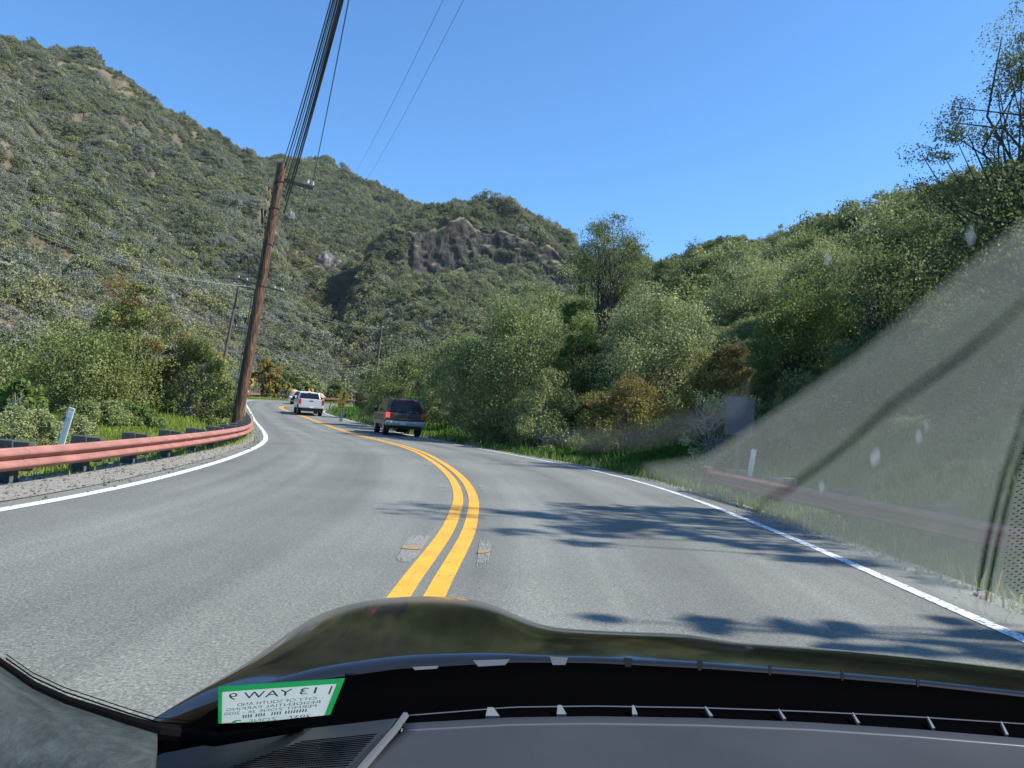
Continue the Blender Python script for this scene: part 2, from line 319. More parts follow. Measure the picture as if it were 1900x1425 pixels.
nl, nrr, nc = normals(le), normals(re_), normals(cl)
strip('road', le-nl*.35, re_+nrr*.5, 0, M['asphalt'], 13)
def line(name, P, off, wd, mat, z=.006):
    nn = normals(P); return strip(name, P+nn*(off-wd/2), P+nn*(off+wd/2), z, mat)
line('road_marking_yellow', cl, -.115, .15, M['yellow']); line('road_marking_yellow', cl, .115, .15, M['yellow'])
line('road_marking_white', le, 0, .15, M['white']); line('road_marking_white', re_, 0, .13, M['white_worn'])
wsh = (1.6-.55*sstep(10, 24, le[:, 1]))[:, None]
strip('shoulder', le-nl*wsh, le-nl*.33, .012, M['gravel'], 5)
strip('shoulder', re_+nrr*.48, re_+nrr*.85, -.012, M['gravel'], 3)

# ground-off patches beside the double line where raised markers were removed
def patch(pts, z=.005):
    P = [ground_pt(*p) for p in pts]; P = [(p[0], p[1], G(p[1])+z) for p in P]
    o = link('road_scar', mesh_py('road_scar', P, [(0, 1, 2, 3)]), M['scar']); tag(o, kind='structure')
    a, b, c, d = [Vector(p) for p in P]
    e = [a.lerp(d, .42), b.lerp(c, .42), b.lerp(c, .56), a.lerp(d, .56)]; e = [q+Vector((0, 0, .006)) for q in e]
    o = link('road_marker_residue', mesh_py('residue', e, [(0, 1, 2, 3)]), M['ochre']); tag(o, kind='structure')
def scar_stripes(pts, n=9):
    a, b, c, d = [np.array(p, float) for p in pts]
    rng = np.random.default_rng(int(a[0]))
    for k in range(n):
        t0, t1 = k/n+.03, k/n+.72/n+.03
        s0, s1 = rng.uniform(-.1, .1), rng.uniform(-.1, .15)
        q = [a+(b-a)*t0, a+(b-a)*t1, d+(c-d)*t1, d+(c-d)*t0]
        q = [q[0]+(q[3]-q[0])*s0, q[1]+(q[2]-q[1])*s0, q[2]+(q[2]-q[1])*s1, q[3]+(q[3]-q[0])*s1]
        P = [ground_pt(*p) for p in q]; P = [(p[0], p[1], G(p[1])+.005) for p in P]
        yield P
for pts in ([(757, 997), (797, 997), (766, 1042), (735, 1038)], [(889, 1006), (911, 1008), (906, 1042), (884, 1048)], [(817, 900), (831, 900), (829, 911), (814, 911)], [(887, 901), (896, 902), (899, 911), (890, 908)],
            [(786, 861), (797, 861), (799, 865), (789, 865)], [(829, 860), (838, 861), (841, 865), (833, 864)]):
    V, Fc = [], []
    for P in scar_stripes(pts): Fc.append(tuple(range(len(V), len(V)+4))); V += P
    tag(link('road_scar', mesh_py('road_scar', V, Fc), M['scar']), kind='structure')
    a, b, c, d = [np.array(p, float) for p in pts]
    e = [a+(d-a)*.42, b+(c-b)*.42, b+(c-b)*.55, a+(d-a)*.55]; P = [ground_pt(*p) for p in e]
    tag(link('road_marker_residue', mesh_py('residue', [(p[0], p[1], G(p[1])+.010) for p in P], [(0, 1, 2, 3)]), M['ochre']), kind='structure')

# ------------------------------------------------------------------ terrain
def noise2(x, y, seed, wl, oct=3):
    rng = np.random.default_rng(seed); out = 0; a = 1; tot = 0
    for o in range(oct):
        for k in range(4):
            th, ph = rng.uniform(0, 2*math.pi), rng.uniform(0, 6.3); f = 2*math.pi/(wl*rng.uniform(.7, 1.4))
            out = out + a*np.sin((x*math.cos(th)+y*math.sin(th))*f+ph + 1.3*np.sin((y*math.cos(th)-x*math.sin(th))*f*.7+ph*2)); tot += a
        a *= .5; wl *= .5
    return out/tot*2
def edge_dist(x, y):
    """signed plan distance outside the road: right > 0 beyond the right edge, left < 0 beyond the left edge, 0 inside"""
    x = np.atleast_1d(x).ravel(); y = np.atleast_1d(y).ravel(); out = np.zeros(len(x))
    res = []
    for P, nn, sg in ((re_, nrr, 1), (le, nl, -1)):
        best = np.full(len(x), 1e9); sd = np.zeros(len(x))
        for i in range(0, NR):
            dx, dy = x-P[i, 0], y-P[i, 1]; d2 = dx*dx+dy*dy; mmm = d2 < best
            best = np.where(mmm, d2, best); sd = np.where(mmm, (dx*nn[i, 0]+dy*nn[i, 1])*sg, sd)
        res.append(np.where(sd > 0, np.sqrt(best), 0))
    R, L = res
    return np.where((R > 0) & ((L == 0) | (R < L)), R, np.where(L > 0, -L, 0))
def terrain_z(x, y):
    sh = np.shape(x); xf = np.ravel(x).astype(float); yf = np.ravel(y).astype(float)
    e = edge_dist(xf, yf); g = G(yf); z = g-.04
    R = np.maximum(e, 0); L = np.maximum(-e, 0)
    nz = noise2(xf, yf, 3, 7)
    z = z - .20*sstep(.7, 1.6, R) + np.maximum(R-2.6, 0)**1.15*.30 + nz*.12*sstep(2, 5, R)
    z = np.where(R > 18, np.minimum(z, g-.24+ (15.4**1.15)*.30 + (R-18)*.15), z)
    z = z - .03*sstep(1.2, 1.8, L) + .55*np.exp(-((xf+12.5)/3.2)**2-((yf-27)/6.)**2)*sstep(1.2, 3, L) + .05*nz*sstep(3, 6, L) - .03*np.maximum(L-14, 0)*sstep(14, 20, L)
    return z.reshape(sh)
gx = np.unique(np.r_[-1500, -900, -500, -300, -200, -150, np.arange(-110, -40, 4), np.arange(-40, -20, 1.2), np.arange(-20, 20, .45), np.arange(20, 60, 2), np.arange(60, 120, 6), 150, 200, 300, 500, 900, 1500])
gy = np.unique(np.r_[-300, -150, -80, -50, -30, -20, np.arange(-14, 40, .5), np.arange(40, 115, 1.2), np.arange(115, 200, 6), 250, 350, 500, 800, 1200, 2500])
X, Y = np.meshgrid(gx, gy); Z = terrain_z(X, Y)
ny_, nx_ = X.shape
ii = np.arange(ny_*nx_).reshape(ny_, nx_)
Fq = np.stack([ii[:-1, :-1], ii[:-1, 1:], ii[1:, 1:], ii[1:, :-1]], -1).reshape(-1, 4)
tag(link('ground', mesh_np('ground', np.stack([X, Y, Z], -1).reshape(-1, 3), Fq, True), M['earth']), kind='structure')

# ------------------------------------------------------------------ leaf clouds, branches, trees
def leaves(rng, C, R, n, size, up_bias=.25, squash=.8, shell=.45, elong=.42):
    """n leaf faces in each clump C (k,3) of radius R (k)"""
    k = len(C); c = np.repeat(C, n, 0); r = np.repeat(R, n)[:, None]
    d = rng.normal(size=(k*n, 3)); d /= np.linalg.norm(d, axis=1)[:, None]
    an = np.repeat(rng.uniform(.6, 1.4, (k, 3)), n, 0)*(1+.35*np.sin(d[:, :1]*5+np.repeat(rng.uniform(0, 6, (k, 1)), n, 0))*np.cos(d[:, 1:2]*4))
    p = c + d*r*an*(rng.uniform(shell*.6, 1.1, (k*n, 1))**.6)*[1, 1, squash]
    nrm = d*.6 + rng.normal(size=d.shape)*.7 + [0, 0, up_bias]; nrm /= np.linalg.norm(nrm, axis=1)[:, None]
    a = np.cross(nrm, rng.normal(size=d.shape)); a /= np.linalg.norm(a, axis=1)[:, None]; b = np.cross(nrm, a)
    s = size*rng.uniform(.6, 1.35, (k*n, 1)); a = a*s*.5; b = b*s*elong
    V = np.stack([p-a, p+b, p+a, p-b], 1).reshape(-1, 3); Fc = np.arange(len(V)).reshape(-1, 4)
    return V, Fc
def crown_layout(rng, hgt, rx, ry, nclump, low=.12, rclump=.3, top=1., shapef=None):
    """clump centres unevenly filling a crown"""
    C = []; R = []
    lob = [(rng.uniform(0, 6.28), rng.uniform(.75, 1.2)) for _ in range(5)]
    while len(C) < nclump:
        th = rng.uniform(0, 2*math.pi); v = rng.uniform(0, 1)**.8
        zz = low+(1-low)*v; prof = math.sin(math.pi*min(1, (v*.82+.16)))**.6
        k = 1+.28*sum(math.cos((th-a)*2)*b for a, b in lob)/5*2
        rr = rng.uniform(.35, 1)**.5*prof*k
        p = np.array([math.cos(th)*rr*rx, math.sin(th)*rr*ry, zz*hgt*(.93+.1*rng.normal())])
        r = rclump*rng.uniform(.6, 1.35)*min(rx, ry)
        if shapef and not shapef(p): continue
        C.append(p); R.append(r)
    return np.array(C), np.array(R)
def branches(rng, C, base_r, hgt, stems, mat_n=6, bare=0):
    mb = MB(); S = []
    for k in range(stems):
        th = 2*math.pi*k/stems+rng.uniform(-.5, .5); sp = rng.uniform(.15, .45) if stems > 1 else .05
        tip = C[rng.integers(len(C))]*[.55, .55, .75]
        P = [np.array([math.cos(th)*base_r, math.sin(th)*base_r, -.15])]
        for i in range(1, 6):
            t = i/5; P.append(P[0]*(1-t)+tip*t+rng.normal(size=3)*.04*hgt*[1, 1, .3]*(t*(1-t)*4) + np.array([math.cos(th), math.sin(th), 0])*sp*math.sin(t*3.14)*.5)
        mb.tube(P, [base_r*(1-.75*i/5) for i in range(6)], mat_n); S.append(P)
    for c in C:
        P = S[rng.integers(len(S))]; i = rng.integers(1, 6); a = P[i]
        if c[2] < a[2]: a = P[max(1, i-2)]
        mid = (a+c)/2+rng.normal(size=3)*.04*hgt + [0, 0, .02*hgt]
        r1 = base_r*.28
        mb.tube([a, mid, c], [r1, r1*.6, r1*.25], 4, cap=False)
    for _ in range(bare):
        P = S[rng.integers(len(S))]; a = P[rng.integers(2, 6)]; d = rng.normal(size=3); d[2] = abs(d[2])*.6; d /= np.linalg.norm(d)
        L = rng.uniform(.2, .5)*hgt; m1 = a+d*L*.5+rng.normal(size=3)*.05*L
        mb.tube([a, m1, a+d*L], [base_r*.3, base_r*.2, base_r*.06], 4, cap=False)
        for q in range(3):
            e = d+rng.normal(size=3)*.6; mb.tube([m1, m1+e*L*.35], [base_r*.15, base_r*.04], 4, cap=False)
    return mb
def tree(name, label, cat, base, hgt, rx, ry, nclump, nleaf, leaf, mats, seed, stems=4, base_r=.07, low=.12, rclump=.3, bark='bark', bare=0, group=None, shapef=None, tips=None, elong=.42):
    rng = np.random.default_rng(seed)
    C, R = crown_layout(rng, hgt, rx, ry, nclump, low, rclump, shapef=shapef)
    if nleaf >= 110: nleaf = int(nleaf*2.2 if nleaf < 250 else nleaf*1.3); leaf *= .68 if nleaf > 240 else .8
    root = empty(name, base, label, cat, group)
    branches(rng, C, base_r, hgt, stems, bare=bare).build('trunk', M[bark], root)
    V, Fc = leaves(rng, C, R, nleaf, leaf, elong=elong)
    me = mesh_np('crown', V, Fc); link('crown', me, [M[mats]]+([M[tips]] if tips else []), root)
    if tips:      # coloured sprays on some outer clumps
        order = np.argsort(-(C[:, 2]/hgt+np.hypot(C[:, 0], C[:, 1])/max(rx, ry)*.5+rng.normal(size=len(C))*.25)); hot = set(order[:max(2, len(C)//6)].tolist())
        mi = np.zeros(len(Fc), np.int32)
        for k in hot: mi[k*nleaf:(k+1)*nleaf][rng.uniform(size=nleaf) < .42] = 1
        me.polygons.foreach_set('material_index', mi)
    return root
def on_ground(px, y, dz=-.05):
    x = U(px, 760, y)[0]; return (x, y, float(terrain_z(np.array([x]), np.array([float(y)]))[0])+dz)
def top_h(px, py, y, base):       # height needed for a crown top at pixel row py
    return U(px, py, y)[2]-base[2]

# ------------------------------------------------------------------ scattering (points + instances) for stuff
def hidden_collection(name, objs):
    c = bpy.data.collections.new(name)
    for o in objs: c.objects.link(o)
    return c
def proto(name, V, Fc, mat):
    o = bpy.data.objects.new(name, mesh_np(name, V, Fc)); o.data.materials.append(mat); return o
def scatter_group(coll):
    ng = bpy.data.node_groups.new('scatter', 'GeometryNodeTree')
    ng.interface.new_socket('Geometry', in_out='INPUT', socket_type='NodeSocketGeometry')
    ng.interface.new_socket('Geometry', in_out='OUTPUT', socket_type='NodeSocketGeometry')
    n, l = ng.nodes, ng.links
    gi, go = n.new('NodeGroupInput'), n.new('NodeGroupOutput')
    ci = n.new('GeometryNodeCollectionInfo'); ci.inputs[0].default_value = coll; ci.inputs['Separate Children'].default_value = True; ci.inputs['Reset Children'].default_value = True
    ip = n.new('GeometryNodeInstanceOnPoints'); ip.inputs['Pick Instance'].default_value = True
    def at(nm, ty):
        a = n.new('GeometryNodeInputNamedAttribute'); a.data_type = ty; a.inputs[0].default_value = nm; return a
    a1, a2, a3 = at('kindi', 'INT'), at('rot', 'FLOAT_VECTOR'), at('scl', 'FLOAT_VECTOR')
    l.new(gi.outputs[0], ip.inputs['Points']); l.new(ci.outputs[0], ip.inputs['Instance']); l.new(a1.outputs[0], ip.inputs['Instance Index'])
    l.new(a2.outputs[0], ip.inputs['Rotation']); l.new(a3.outputs[0], ip.inputs['Scale']); l.new(ip.outputs[0], go.inputs[0])
    return ng
def scatter(name, P, kind, rot, scl, coll, label=None, cat=None):
    me = bpy.data.meshes.new(name); me.vertices.add(len(P)); me.vertices.foreach_set('co', np.asarray(P, np.float32).ravel())
    a = me.attributes.new('kindi', 'INT', 'POINT'); a.data.foreach_set('value', np.asarray(kind, np.int32))
    a = me.attributes.new('rot', 'FLOAT_VECTOR', 'POINT'); a.data.foreach_set('vector', np.asarray(rot, np.float32).ravel())
    a = me.attributes.new('scl', 'FLOAT_VECTOR', 'POINT'); a.data.foreach_set('vector', np.asarray(scl, np.float32).ravel())
    o = link(name, me); md = o.modifiers.new('scatter', 'NODES'); md.node_group = scatter_group(coll)
    return tag(o, label, cat, kind='stuff')
rng = np.random.default_rng(5)
def shrub_proto(name, seed, mat, ncl=18, nl_=62, leaf=.135, hgt=1.3, rcl=.36):
    r = np.random.default_rng(seed); C, R = crown_layout(r, hgt, 1, 1, ncl, 0.05, rcl); V, Fc = leaves(r, C, R, nl_, leaf); return proto(name, V, Fc, M[mat])
CH = hidden_collection('chaparral_kinds', [shrub_proto('a_green', 1, 'ch_green'), shrub_proto('b_green', 2, 'ch_green', hgt=1.6), shrub_proto('c_grey', 3, 'ch_grey', leaf=.11, nl_=72), shrub_proto('d_grey', 4, 'ch_grey', hgt=1.0, leaf=.11, nl_=72),
                                           shrub_proto('e_olive', 5, 'ch_olive'), shrub_proto('f_olive', 6, 'ch_olive', hgt=1.0)])
TR = hidden_collection('woodland_kinds', [shrub_proto('a_tree', 11, 'leaf_oak', 40, 150, .062, 1.9, .25), shrub_proto('b_tree', 12, 'leaf_green', 40, 150, .062, 1.7, .27), shrub_proto('c_tree', 13, 'leaf_grey', 40, 150, .062, 1.6, .27), shrub_proto('d_tree', 14, 'leaf_green', 40, 150, .062, 2.1, .25)])
def blades(seed, n, h, mat, name, spread=.16, wd=.010):
    r = np.random.default_rng(seed); V, Fc = [], []
    for i in range(n):
        x, y = r.normal(size=2)*spread; th = r.uniform(0, 6.28); lean = r.uniform(.1, .6); hh = h*r.uniform(.5, 1.2); a = np.array([math.cos(th), math.sin(th), 0]); s = np.array([-a[1], a[0], 0])*wd
        b = np.array([x, y, -.02]); m_ = b+[0, 0, hh*.6]+a*lean*hh*.3; t = b+[0, 0, hh*.95]+a*lean*hh*.9; k = len(V)
        V += [b-s, b+s, m_+s*.8, m_-s*.8, t+s*.2, t-s*.2]; Fc += [(k, k+1, k+2, k+3), (k+3, k+2, k+4, k+5)]
    return proto(name, V, Fc, M[mat])
GR = hidden_collection('grass_kinds', [blades(21, 34, .09, 'grass_blade', 'a_tuft'), blades(22, 30, .13, 'grass_blade', 'b_tuft')])
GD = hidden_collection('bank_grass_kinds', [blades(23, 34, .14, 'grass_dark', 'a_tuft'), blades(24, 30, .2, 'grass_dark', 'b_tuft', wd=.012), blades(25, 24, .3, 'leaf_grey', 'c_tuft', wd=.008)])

# ------------------------------------------------------------------ hills
def I(px, pts): pts = np.array(pts, float); return float(np.interp(px, pts[:, 0], pts[:, 1]))
def hill(name, px0, px1, ncol, rings, sub, seed, amp=3., wl=60.):
    """rings from foot to ridge: (py polyline or None, range polyline, z polyline or None). returns vertex grid"""
    cols = np.linspace(px0, px1, ncol); g = []
    for px in cols:
        pts = []
        for pyp, rp, zp in rings:
            r = I(px, rp)
            if pyp is not None: pts.append(az_pt(px, I(px, pyp), r))
            else:
                q = az_pt(px, 600, r); q[2] = I(px, zp); pts.append(q)
        seg = []
        for k, (a, b) in enumerate(zip(pts[:-1], pts[1:])):
            m_ = sub[k]; seg += [a+(b-a)*j/m_ for j in range(m_)]
        seg.append(pts[-1]); g.append(seg)
    g = np.array(g)       # ncol, nrow, 3
    X_, Y_ = g[..., 0], g[..., 1]
    rr = np.hypot(X_, Y_); d = noise2(X_, Y_, seed, wl, 4)*amp
    t = np.linspace(0, 1, g.shape[1])[None, :]
    fade = np.minimum(1, t*6)
    g[..., 2] += d*fade*np.clip(rr/250, .25, 1.3)
    # keep the ridge line where it was measured
    k = sum(sub[:-1]); corr = d[:, k]*np.clip(rr[:, k]/250, .25, 1.3)
    wdt = np.exp(-((np.arange(g.shape[1])-k)/8.)**2)[None, :]
    g[..., 2] -= corr[:, None]*wdt*.95
    return g
def hill_mesh(name, g, mat):
    nc_, nr_ = g.shape[:2]; ii = np.arange(nc_*nr_).reshape(nc_, nr_)
    Fc = np.stack([ii[:-1, :-1], ii[1:, :-1], ii[1:, 1:], ii[:-1, 1:]], -1).reshape(-1, 4)
    o = link(name, mesh_np(name, g.reshape(-1, 3), Fc, True), mat); tag(o, kind='structure'); return o
def sample_grid(g, n, rng, maxsteep=.5, maxrow=None, wfun=None, mask=None):
    A, B, C_, D = g[:-1, :-1], g[1:, :-1], g[1:, 1:], g[:-1, 1:]
    nrm = np.cross(B-A, D-A); ar = np.linalg.norm(nrm, axis=-1); nz = np.abs(nrm[..., 2])/(ar+1e-9)
    wgt = ar*(nz > maxsteep)
    if maxrow is not None: wgt[:, maxrow:] = 0
    if mask is not None: wgt = wgt*mask
    if wfun is not None: wgt = wgt*wfun((A+C_)/2)
    wf = wgt.ravel(); wf = wf/wf.sum(); idx = rng.choice(len(wf), n, p=wf); i, j = np.unravel_index(idx, wgt.shape); u, v = rng.uniform(size=(2, n))
    u = u[:, None]; v = v[:, None]
    return A[i, j]*(1-u)*(1-v)+B[i, j]*u*(1-v)+C_[i, j]*u*v+D[i, j]*(1-u)*v
def pick(P, rng, seed, mix, wl=40, bias=0):
    """choose kinds by slow noise patches; mix = list of (index list)"""
    v = noise2(P[:, 0], P[:, 1]+P[:, 2]*1.5, seed, wl, 4)*.95+rng.normal(size=len(P))*.2+bias
    q = np.digitize(v, np.linspace(-.55, .55, len(mix)-1)) if len(mix) > 1 else np.zeros(len(P), int)
    return np.array([mix[k][rng.integers(len(mix[k]))] for k in q])
def brush(name, g, n, seed, s0, s1, mix, label, cat='chaparral', coll=None, wl=40, maxrow=None, steep=.5, bias=0, sink=.15, wfun=None, mask=None):
    r = np.random.default_rng(seed); P = sample_grid(g, n, r, steep, maxrow, wfun, mask)
    s = r.uniform(s0, s1, n)*np.exp(r.normal(size=n)*.25)*np.exp(.22*noise2(P[:, 0], P[:, 1]+P[:, 2], seed+9, wl*.6, 3)); P[:, 2] -= s*sink
    rot = np.stack([r.normal(size=n)*.12, r.normal(size=n)*.12, r.uniform(0, 6.28, n)], 1); sc = np.stack([s*r.uniform(.85, 1.2, n), s*r.uniform(.85, 1.2, n), s*r.uniform(.75, 1.15, n)], 1)
    return scatter(name, P, pick(P, r, seed, mix, wl, bias), rot, sc, coll or CH, label, cat)

ridgeA = [(-700, -300), (-300, -70), (0, 75), (100, 112), (170, 122), (240, 152), (310, 214), (400, 255), (450, 285), (480, 302), (505, 380), (535, 500), (575, 610), (620, 712), (650, 745)]
gA = hill('hill', -700, 650, 230, [
    (None, [(-700, 45), (0, 75), (300, 105), (460, 125), (600, 150), (650, 150)], [(-700, -2), (650, -1)]),
    (None, [(-700, 55), (0, 90), (300, 118), (460, 140), (600, 158), (650, 157)], [(-700, 4), (0, 4), (460, 4), (600, 3), (650, 2)]),
    ([(-700, 330), (0, 400), (300, 480), (450, 600), (540, 660), (600, 715), (650, 742)], [(-700, 130), (0, 190), (300, 220), (450, 200), (540, 180), (600, 166), (650, 160)], None),
    ([(a, b) for a, b in ridgeA], [(-700, 330), (0, 400), (300, 440), (480, 430), (520, 320), (570, 230), (620, 175), (650, 165)], None),
    ([(a, b+40) for a, b in ridgeA], [(-700, 430), (0, 500), (300, 540), (480, 530), (520, 400), (570, 290), (620, 215), (650, 205)], None)], [4, 30, 60, 8], 31, 10, 85)
hill_mesh('hill', gA, M['hill'])
ridgeB = [(360, 330), (430, 300), (480, 300), (530, 297), (585, 303), (640, 322), (700, 348), (760, 375), (800, 389), (850, 410), (920, 450)]
gB = hill('hill', 360, 920, 120, [
    (None, [(360, 190), (640, 200), (920, 250)], [(360, 0), (920, 4)]),
    ([(360, 620), (640, 640), (920, 620)], [(360, 320), (640, 300), (920, 350)], None),
    ([(360, 480), (540, 490), (640, 520), (920, 520)], [(360, 480), (640, 450), (920, 520)], None),
    (ridgeB, [(360, 760), (920, 800)], None), ([(a, b+30) for a, b in ridgeB], [(360, 950), (920, 990)], None)], [20, 30, 50, 6], 32, 9, 130)
hill_mesh('hill', gB, M['hill'])
ridgeC = [(620, 640), (660, 540), (700, 455), (745, 412), (800, 390), (850, 380), (892, 378), (940, 386), (985, 400), (1030, 428), (1055, 448), (1090, 490), (1140, 560), (1250, 640)]
ctop = [(620, 650), (660, 556), (700, 478), (745, 440), (800, 425), (850, 412), (892, 420), (940, 430), (985, 445), (1030, 468), (1055, 485), (1090, 525), (1140, 590), (1250, 660)]
cbot = [(620, 655), (660, 566), (700, 505), (745, 508), (800, 512), (850, 500), (892, 494), (940, 504), (985, 521), (1030, 538), (1055, 524), (1090, 535), (1140, 596), (1250, 665)]
gC = hill('hill', 620, 1250, 200, [
    (None, [(620, 130), (900, 120), (1250, 105)], [(620, 1), (1250, 3)]),
    ([(620, 700), (800, 650), (950, 630), (1250, 700)], [(620, 220), (900, 230), (1250, 200)], None),
    (cbot, [(620, 330), (700, 380), (900, 396), (1100, 400), (1250, 380)], None),
    (ctop, [(620, 336), (700, 384), (900, 402), (1100, 406), (1250, 386)], None),
    (ridgeC, [(620, 350), (700, 410), (900, 440), (1100, 440), (1250, 420)], None), ([(a, b+60) for a, b in ridgeC], [(620, 450), (1250, 560)], None)], [14, 40, 22, 16, 6], 33, 5, 60)
# break the cliff face into buttresses
from mathutils import noise as mnoise
k0, k1 = 14+40, 14+40+22
arc = np.r_[0, np.cumsum(np.linalg.norm(np.diff(gC[:, k0, :2], axis=0), axis=1))]
for j in range(k0-2, k1+3):
    w_ = math.sin(math.pi*min(max((j-k0+3)/(k1-k0+6), 0), 1))**.5
    for i in range(gC.shape[0]):
        z = gC[i, j, 2]; q = Vector((arc[i]/9., z/15.+arc[i]/60., 3.)); nz = (mnoise.ridged_multi_fractal(q, 1., 2., 5, 1., 2.)-1.2)*1.7+mnoise.fractal(Vector((arc[i]/5., z/2.2, 9.)), 1., 2., 4)*1.6
        d = gC[i, j, :2]/np.linalg.norm(gC[i, j, :2]); gC[i, j, :2] -= d*(nz*w_)
hill_mesh('hill', gC, M['hill'])
maskC = np.ones((gC.shape[0]-1, gC.shape[1]-1)); pxC = np.linspace(620, 1250, gC.shape[0])[:-1]
cm = (pxC > 700) & (pxC < 1052); rg_ = np.random.default_rng(8)
thin = (noise2(pxC[:, None]*.8, np.arange(gC.shape[1]-1)[None, :]*6., 12, 30, 3) > .85)*.7+(pxC[:, None] < 750)*.4
maskC[np.ix_(np.where(cm)[0], np.arange(k0-4, k1+1))] = thin[np.ix_(np.where(cm)[0], np.arange(k0-4, k1+1))]
ridgeD = [(1040, 560), (1100, 486), (1150, 472), (1200, 484), (1260, 540)]
gD = hill('hill', 1040, 1260, 40, [(None, [(1040, 400), (1260, 400)], [(1040, 20), (1260, 20)]), (ridgeD, [(1040, 620), (1260, 620)], None), ([(a, b+30) for a, b in ridgeD], [(1040, 700), (1260, 700)], None)], [20, 4], 34, 3, 80)
hill_mesh('hill', gD, M['hill'])
ridgeE = [(1060, 640), (1130, 575), (1200, 530), (1330, 488), (1480, 472), (1600, 442), (1700, 414), (1800, 386), (1900, 354), (2200, 240), (2700, 200)]
gE = hill('hill', 1060, 2700, 120, [
    (None, [(1060, 58), (1300, 36), (1480, 30), (1900, 20), (2700, 14)], [(1060, .5), (1480, 0), (2700, 0)]),
    (None, [(1060, 75), (1300, 50), (1480, 44), (1900, 32), (2700, 24)], [(1060, 5), (1480, 5.5), (2700, 6)]),
    (ridgeE, [(1060, 200), (1300, 150), (1480, 125), (1900, 90), (2700, 60)], None), ([(a, b+60) for a, b in ridgeE], [(1060, 280), (1480, 180), (1900, 140), (2700, 110)], None)], [8, 60, 6], 35, 3, 30)
hill_mesh('hill', gE, M['hill'])

from mathutils.bvhtree import BVHTree
def grid_bvh(g):
    nc_, nr_ = g.shape[:2]; ii = np.arange(nc_*nr_).reshape(nc_, nr_)
    Fc = np.stack([ii[:-1, :-1], ii[1:, :-1], ii[1:, 1:], ii[:-1, 1:]], -1).reshape(-1, 4); return BVHTree.FromPolygons([Vector(v) for v in g.reshape(-1, 3)], Fc.tolist())
BV = [grid_bvh(g) for g in (gA, gB, gC, gD, gE)]
def hill_hit(px, py):
    best = None
    for b in BV:
        h_ = b.ray_cast(Vector((0, 0, H)), Vector(rayd(px, py)).normalized())
        if h_[0] is not None and (best is None or h_[3] < best[3]): best = h_
    return best
bare = [(hill_hit(px, py), r_) for px, py, r_ in ((125, 122, 9), (165, 128, 9), (205, 145, 10), (235, 170, 9), (215, 160, 8), (8, 150, 7), (20, 615, 5), (5, 600, 5), (604, 492, 6), (540, 415, 5), (180, 320, 4), (280, 440, 4))]
bare = [(h_[0], r_) for h_, r_ in bare if h_]
def keep(C): 
    k = np.ones(C.shape[:2])
    k = k*np.where(noise2(C[..., 0]*1., C[..., 1]+C[..., 2], 91, 26, 4) > .55, .22, 1)
    for c, r_ in bare: k *= np.where(np.linalg.norm(C-np.array(c), axis=-1) < r_, .25, 1)
    return k
brush('hillside_brush', gA, 80000, 41, .6, 1.5, [[2, 3], [0, 4, 3], [2, 3], [0, 1, 3], [4, 5, 3], [0, 2]], 'grey-green chaparral covering the tall mountain on the left', wl=38, maxrow=97, wfun=keep)
brush('hillside_brush', gB, 36000, 42, 1.2, 2.6, [[0, 1], [0, 3], [4, 0], [0, 1], [5, 2]], 'dark green chaparral on the far mountain behind the cliff hill', wl=70, maxrow=102, wfun=keep)
brush('hillside_brush', gC, 30000, 43, .85, 2.2, [[0, 1], [2, 0], [0, 4], [0, 1], [3, 5]], 'green chaparral above and below the grey cliff on the centre hill', wl=45, maxrow=96, steep=.12, mask=maskC)
brush('hillside_brush', gD, 1500, 44, 2., 3.5, [[0, 1]], 'chaparral on the small far ridge showing behind the tall oak', maxrow=22)
brush('hillside_wood', gE, 8500, 45, .95, 1.9, [[0], [1, 2], [3, 1], [1, 0], [2, 1]], 'dense green woodland covering the slope on the right side of the road', 'woodland', TR, 25, maxrow=72, sink=.25, wfun=lambda C: (np.hypot(C[..., 0], C[..., 1]) > 36)*1.)

r_ = np.random.default_rng(61); x_ = r_.uniform(2, 34, 9000); y_ = r_.uniform(2, 62, 9000); e_ = edge_dist(x_, y_); k_ = (e_ > 4.6) & (e_ < 26) & (r_.uniform(size=9000) < np.clip((e_-3.5)/6, .15, 1)); P_ = np.stack([x_, y_, terrain_z(x_, y_)], 1)[k_][:2600]; n_ = len(P_)
s_ = r_.uniform(.35, .8, n_)*np.clip((edge_dist(P_[:, 0], P_[:, 1])-2)/7, .5, 1.5); P_[:, 2] -= s_*.15
scatter('bank_undergrowth', P_, pick(P_, r_, 62, [[0], [1, 2], [0, 3], [0]], 9), np.stack([r_.normal(size=n_)*.15, r_.normal(size=n_)*.15, r_.uniform(0, 6.28, n_)], 1), np.stack([s_, s_, s_*.8], 1), TR, 'shadowy low scrub covering the steep bank behind the right guardrail', 'undergrowth')
# ------------------------------------------------------------------ grass
def grass(name, n, region, seed, coll, label, s0=.7, s1=1.5, kinds=2):
    r = np.random.default_rng(seed); x0, x1, y0, y1, cond = region
    x, y = r.uniform(x0, x1, n*3), y0+(y1-y0)*r.uniform(0, 1, n*3)**1.5; e = edge_dist(x, y); k = cond(x, y, e); x, y = x[k][:n], y[k][:n]
    P = np.stack([x, y, terrain_z(x, y)], 1); m_ = len(x); s = r.uniform(s0, s1, m_)*(1+np.hypot(x, y)/60)
    rot = np.stack([r.normal(size=m_)*.1, r.normal(size=m_)*.1, r.uniform(0, 6.28, m_)], 1)
    return scatter(name, P, r.integers(0, kinds, m_), rot, np.stack([s, s, s*r.uniform(.7, 1.2, m_)], 1), coll, label, 'grass')
grass('grass', 52000, (-30, -5, 1, 75, lambda x, y, e: (e < -1.45+.55*sstep(10, 24, y)) & (e > -12)), 51, GR, 'bright green grass on the flat behind the red guardrail at left', .6, 1.1)
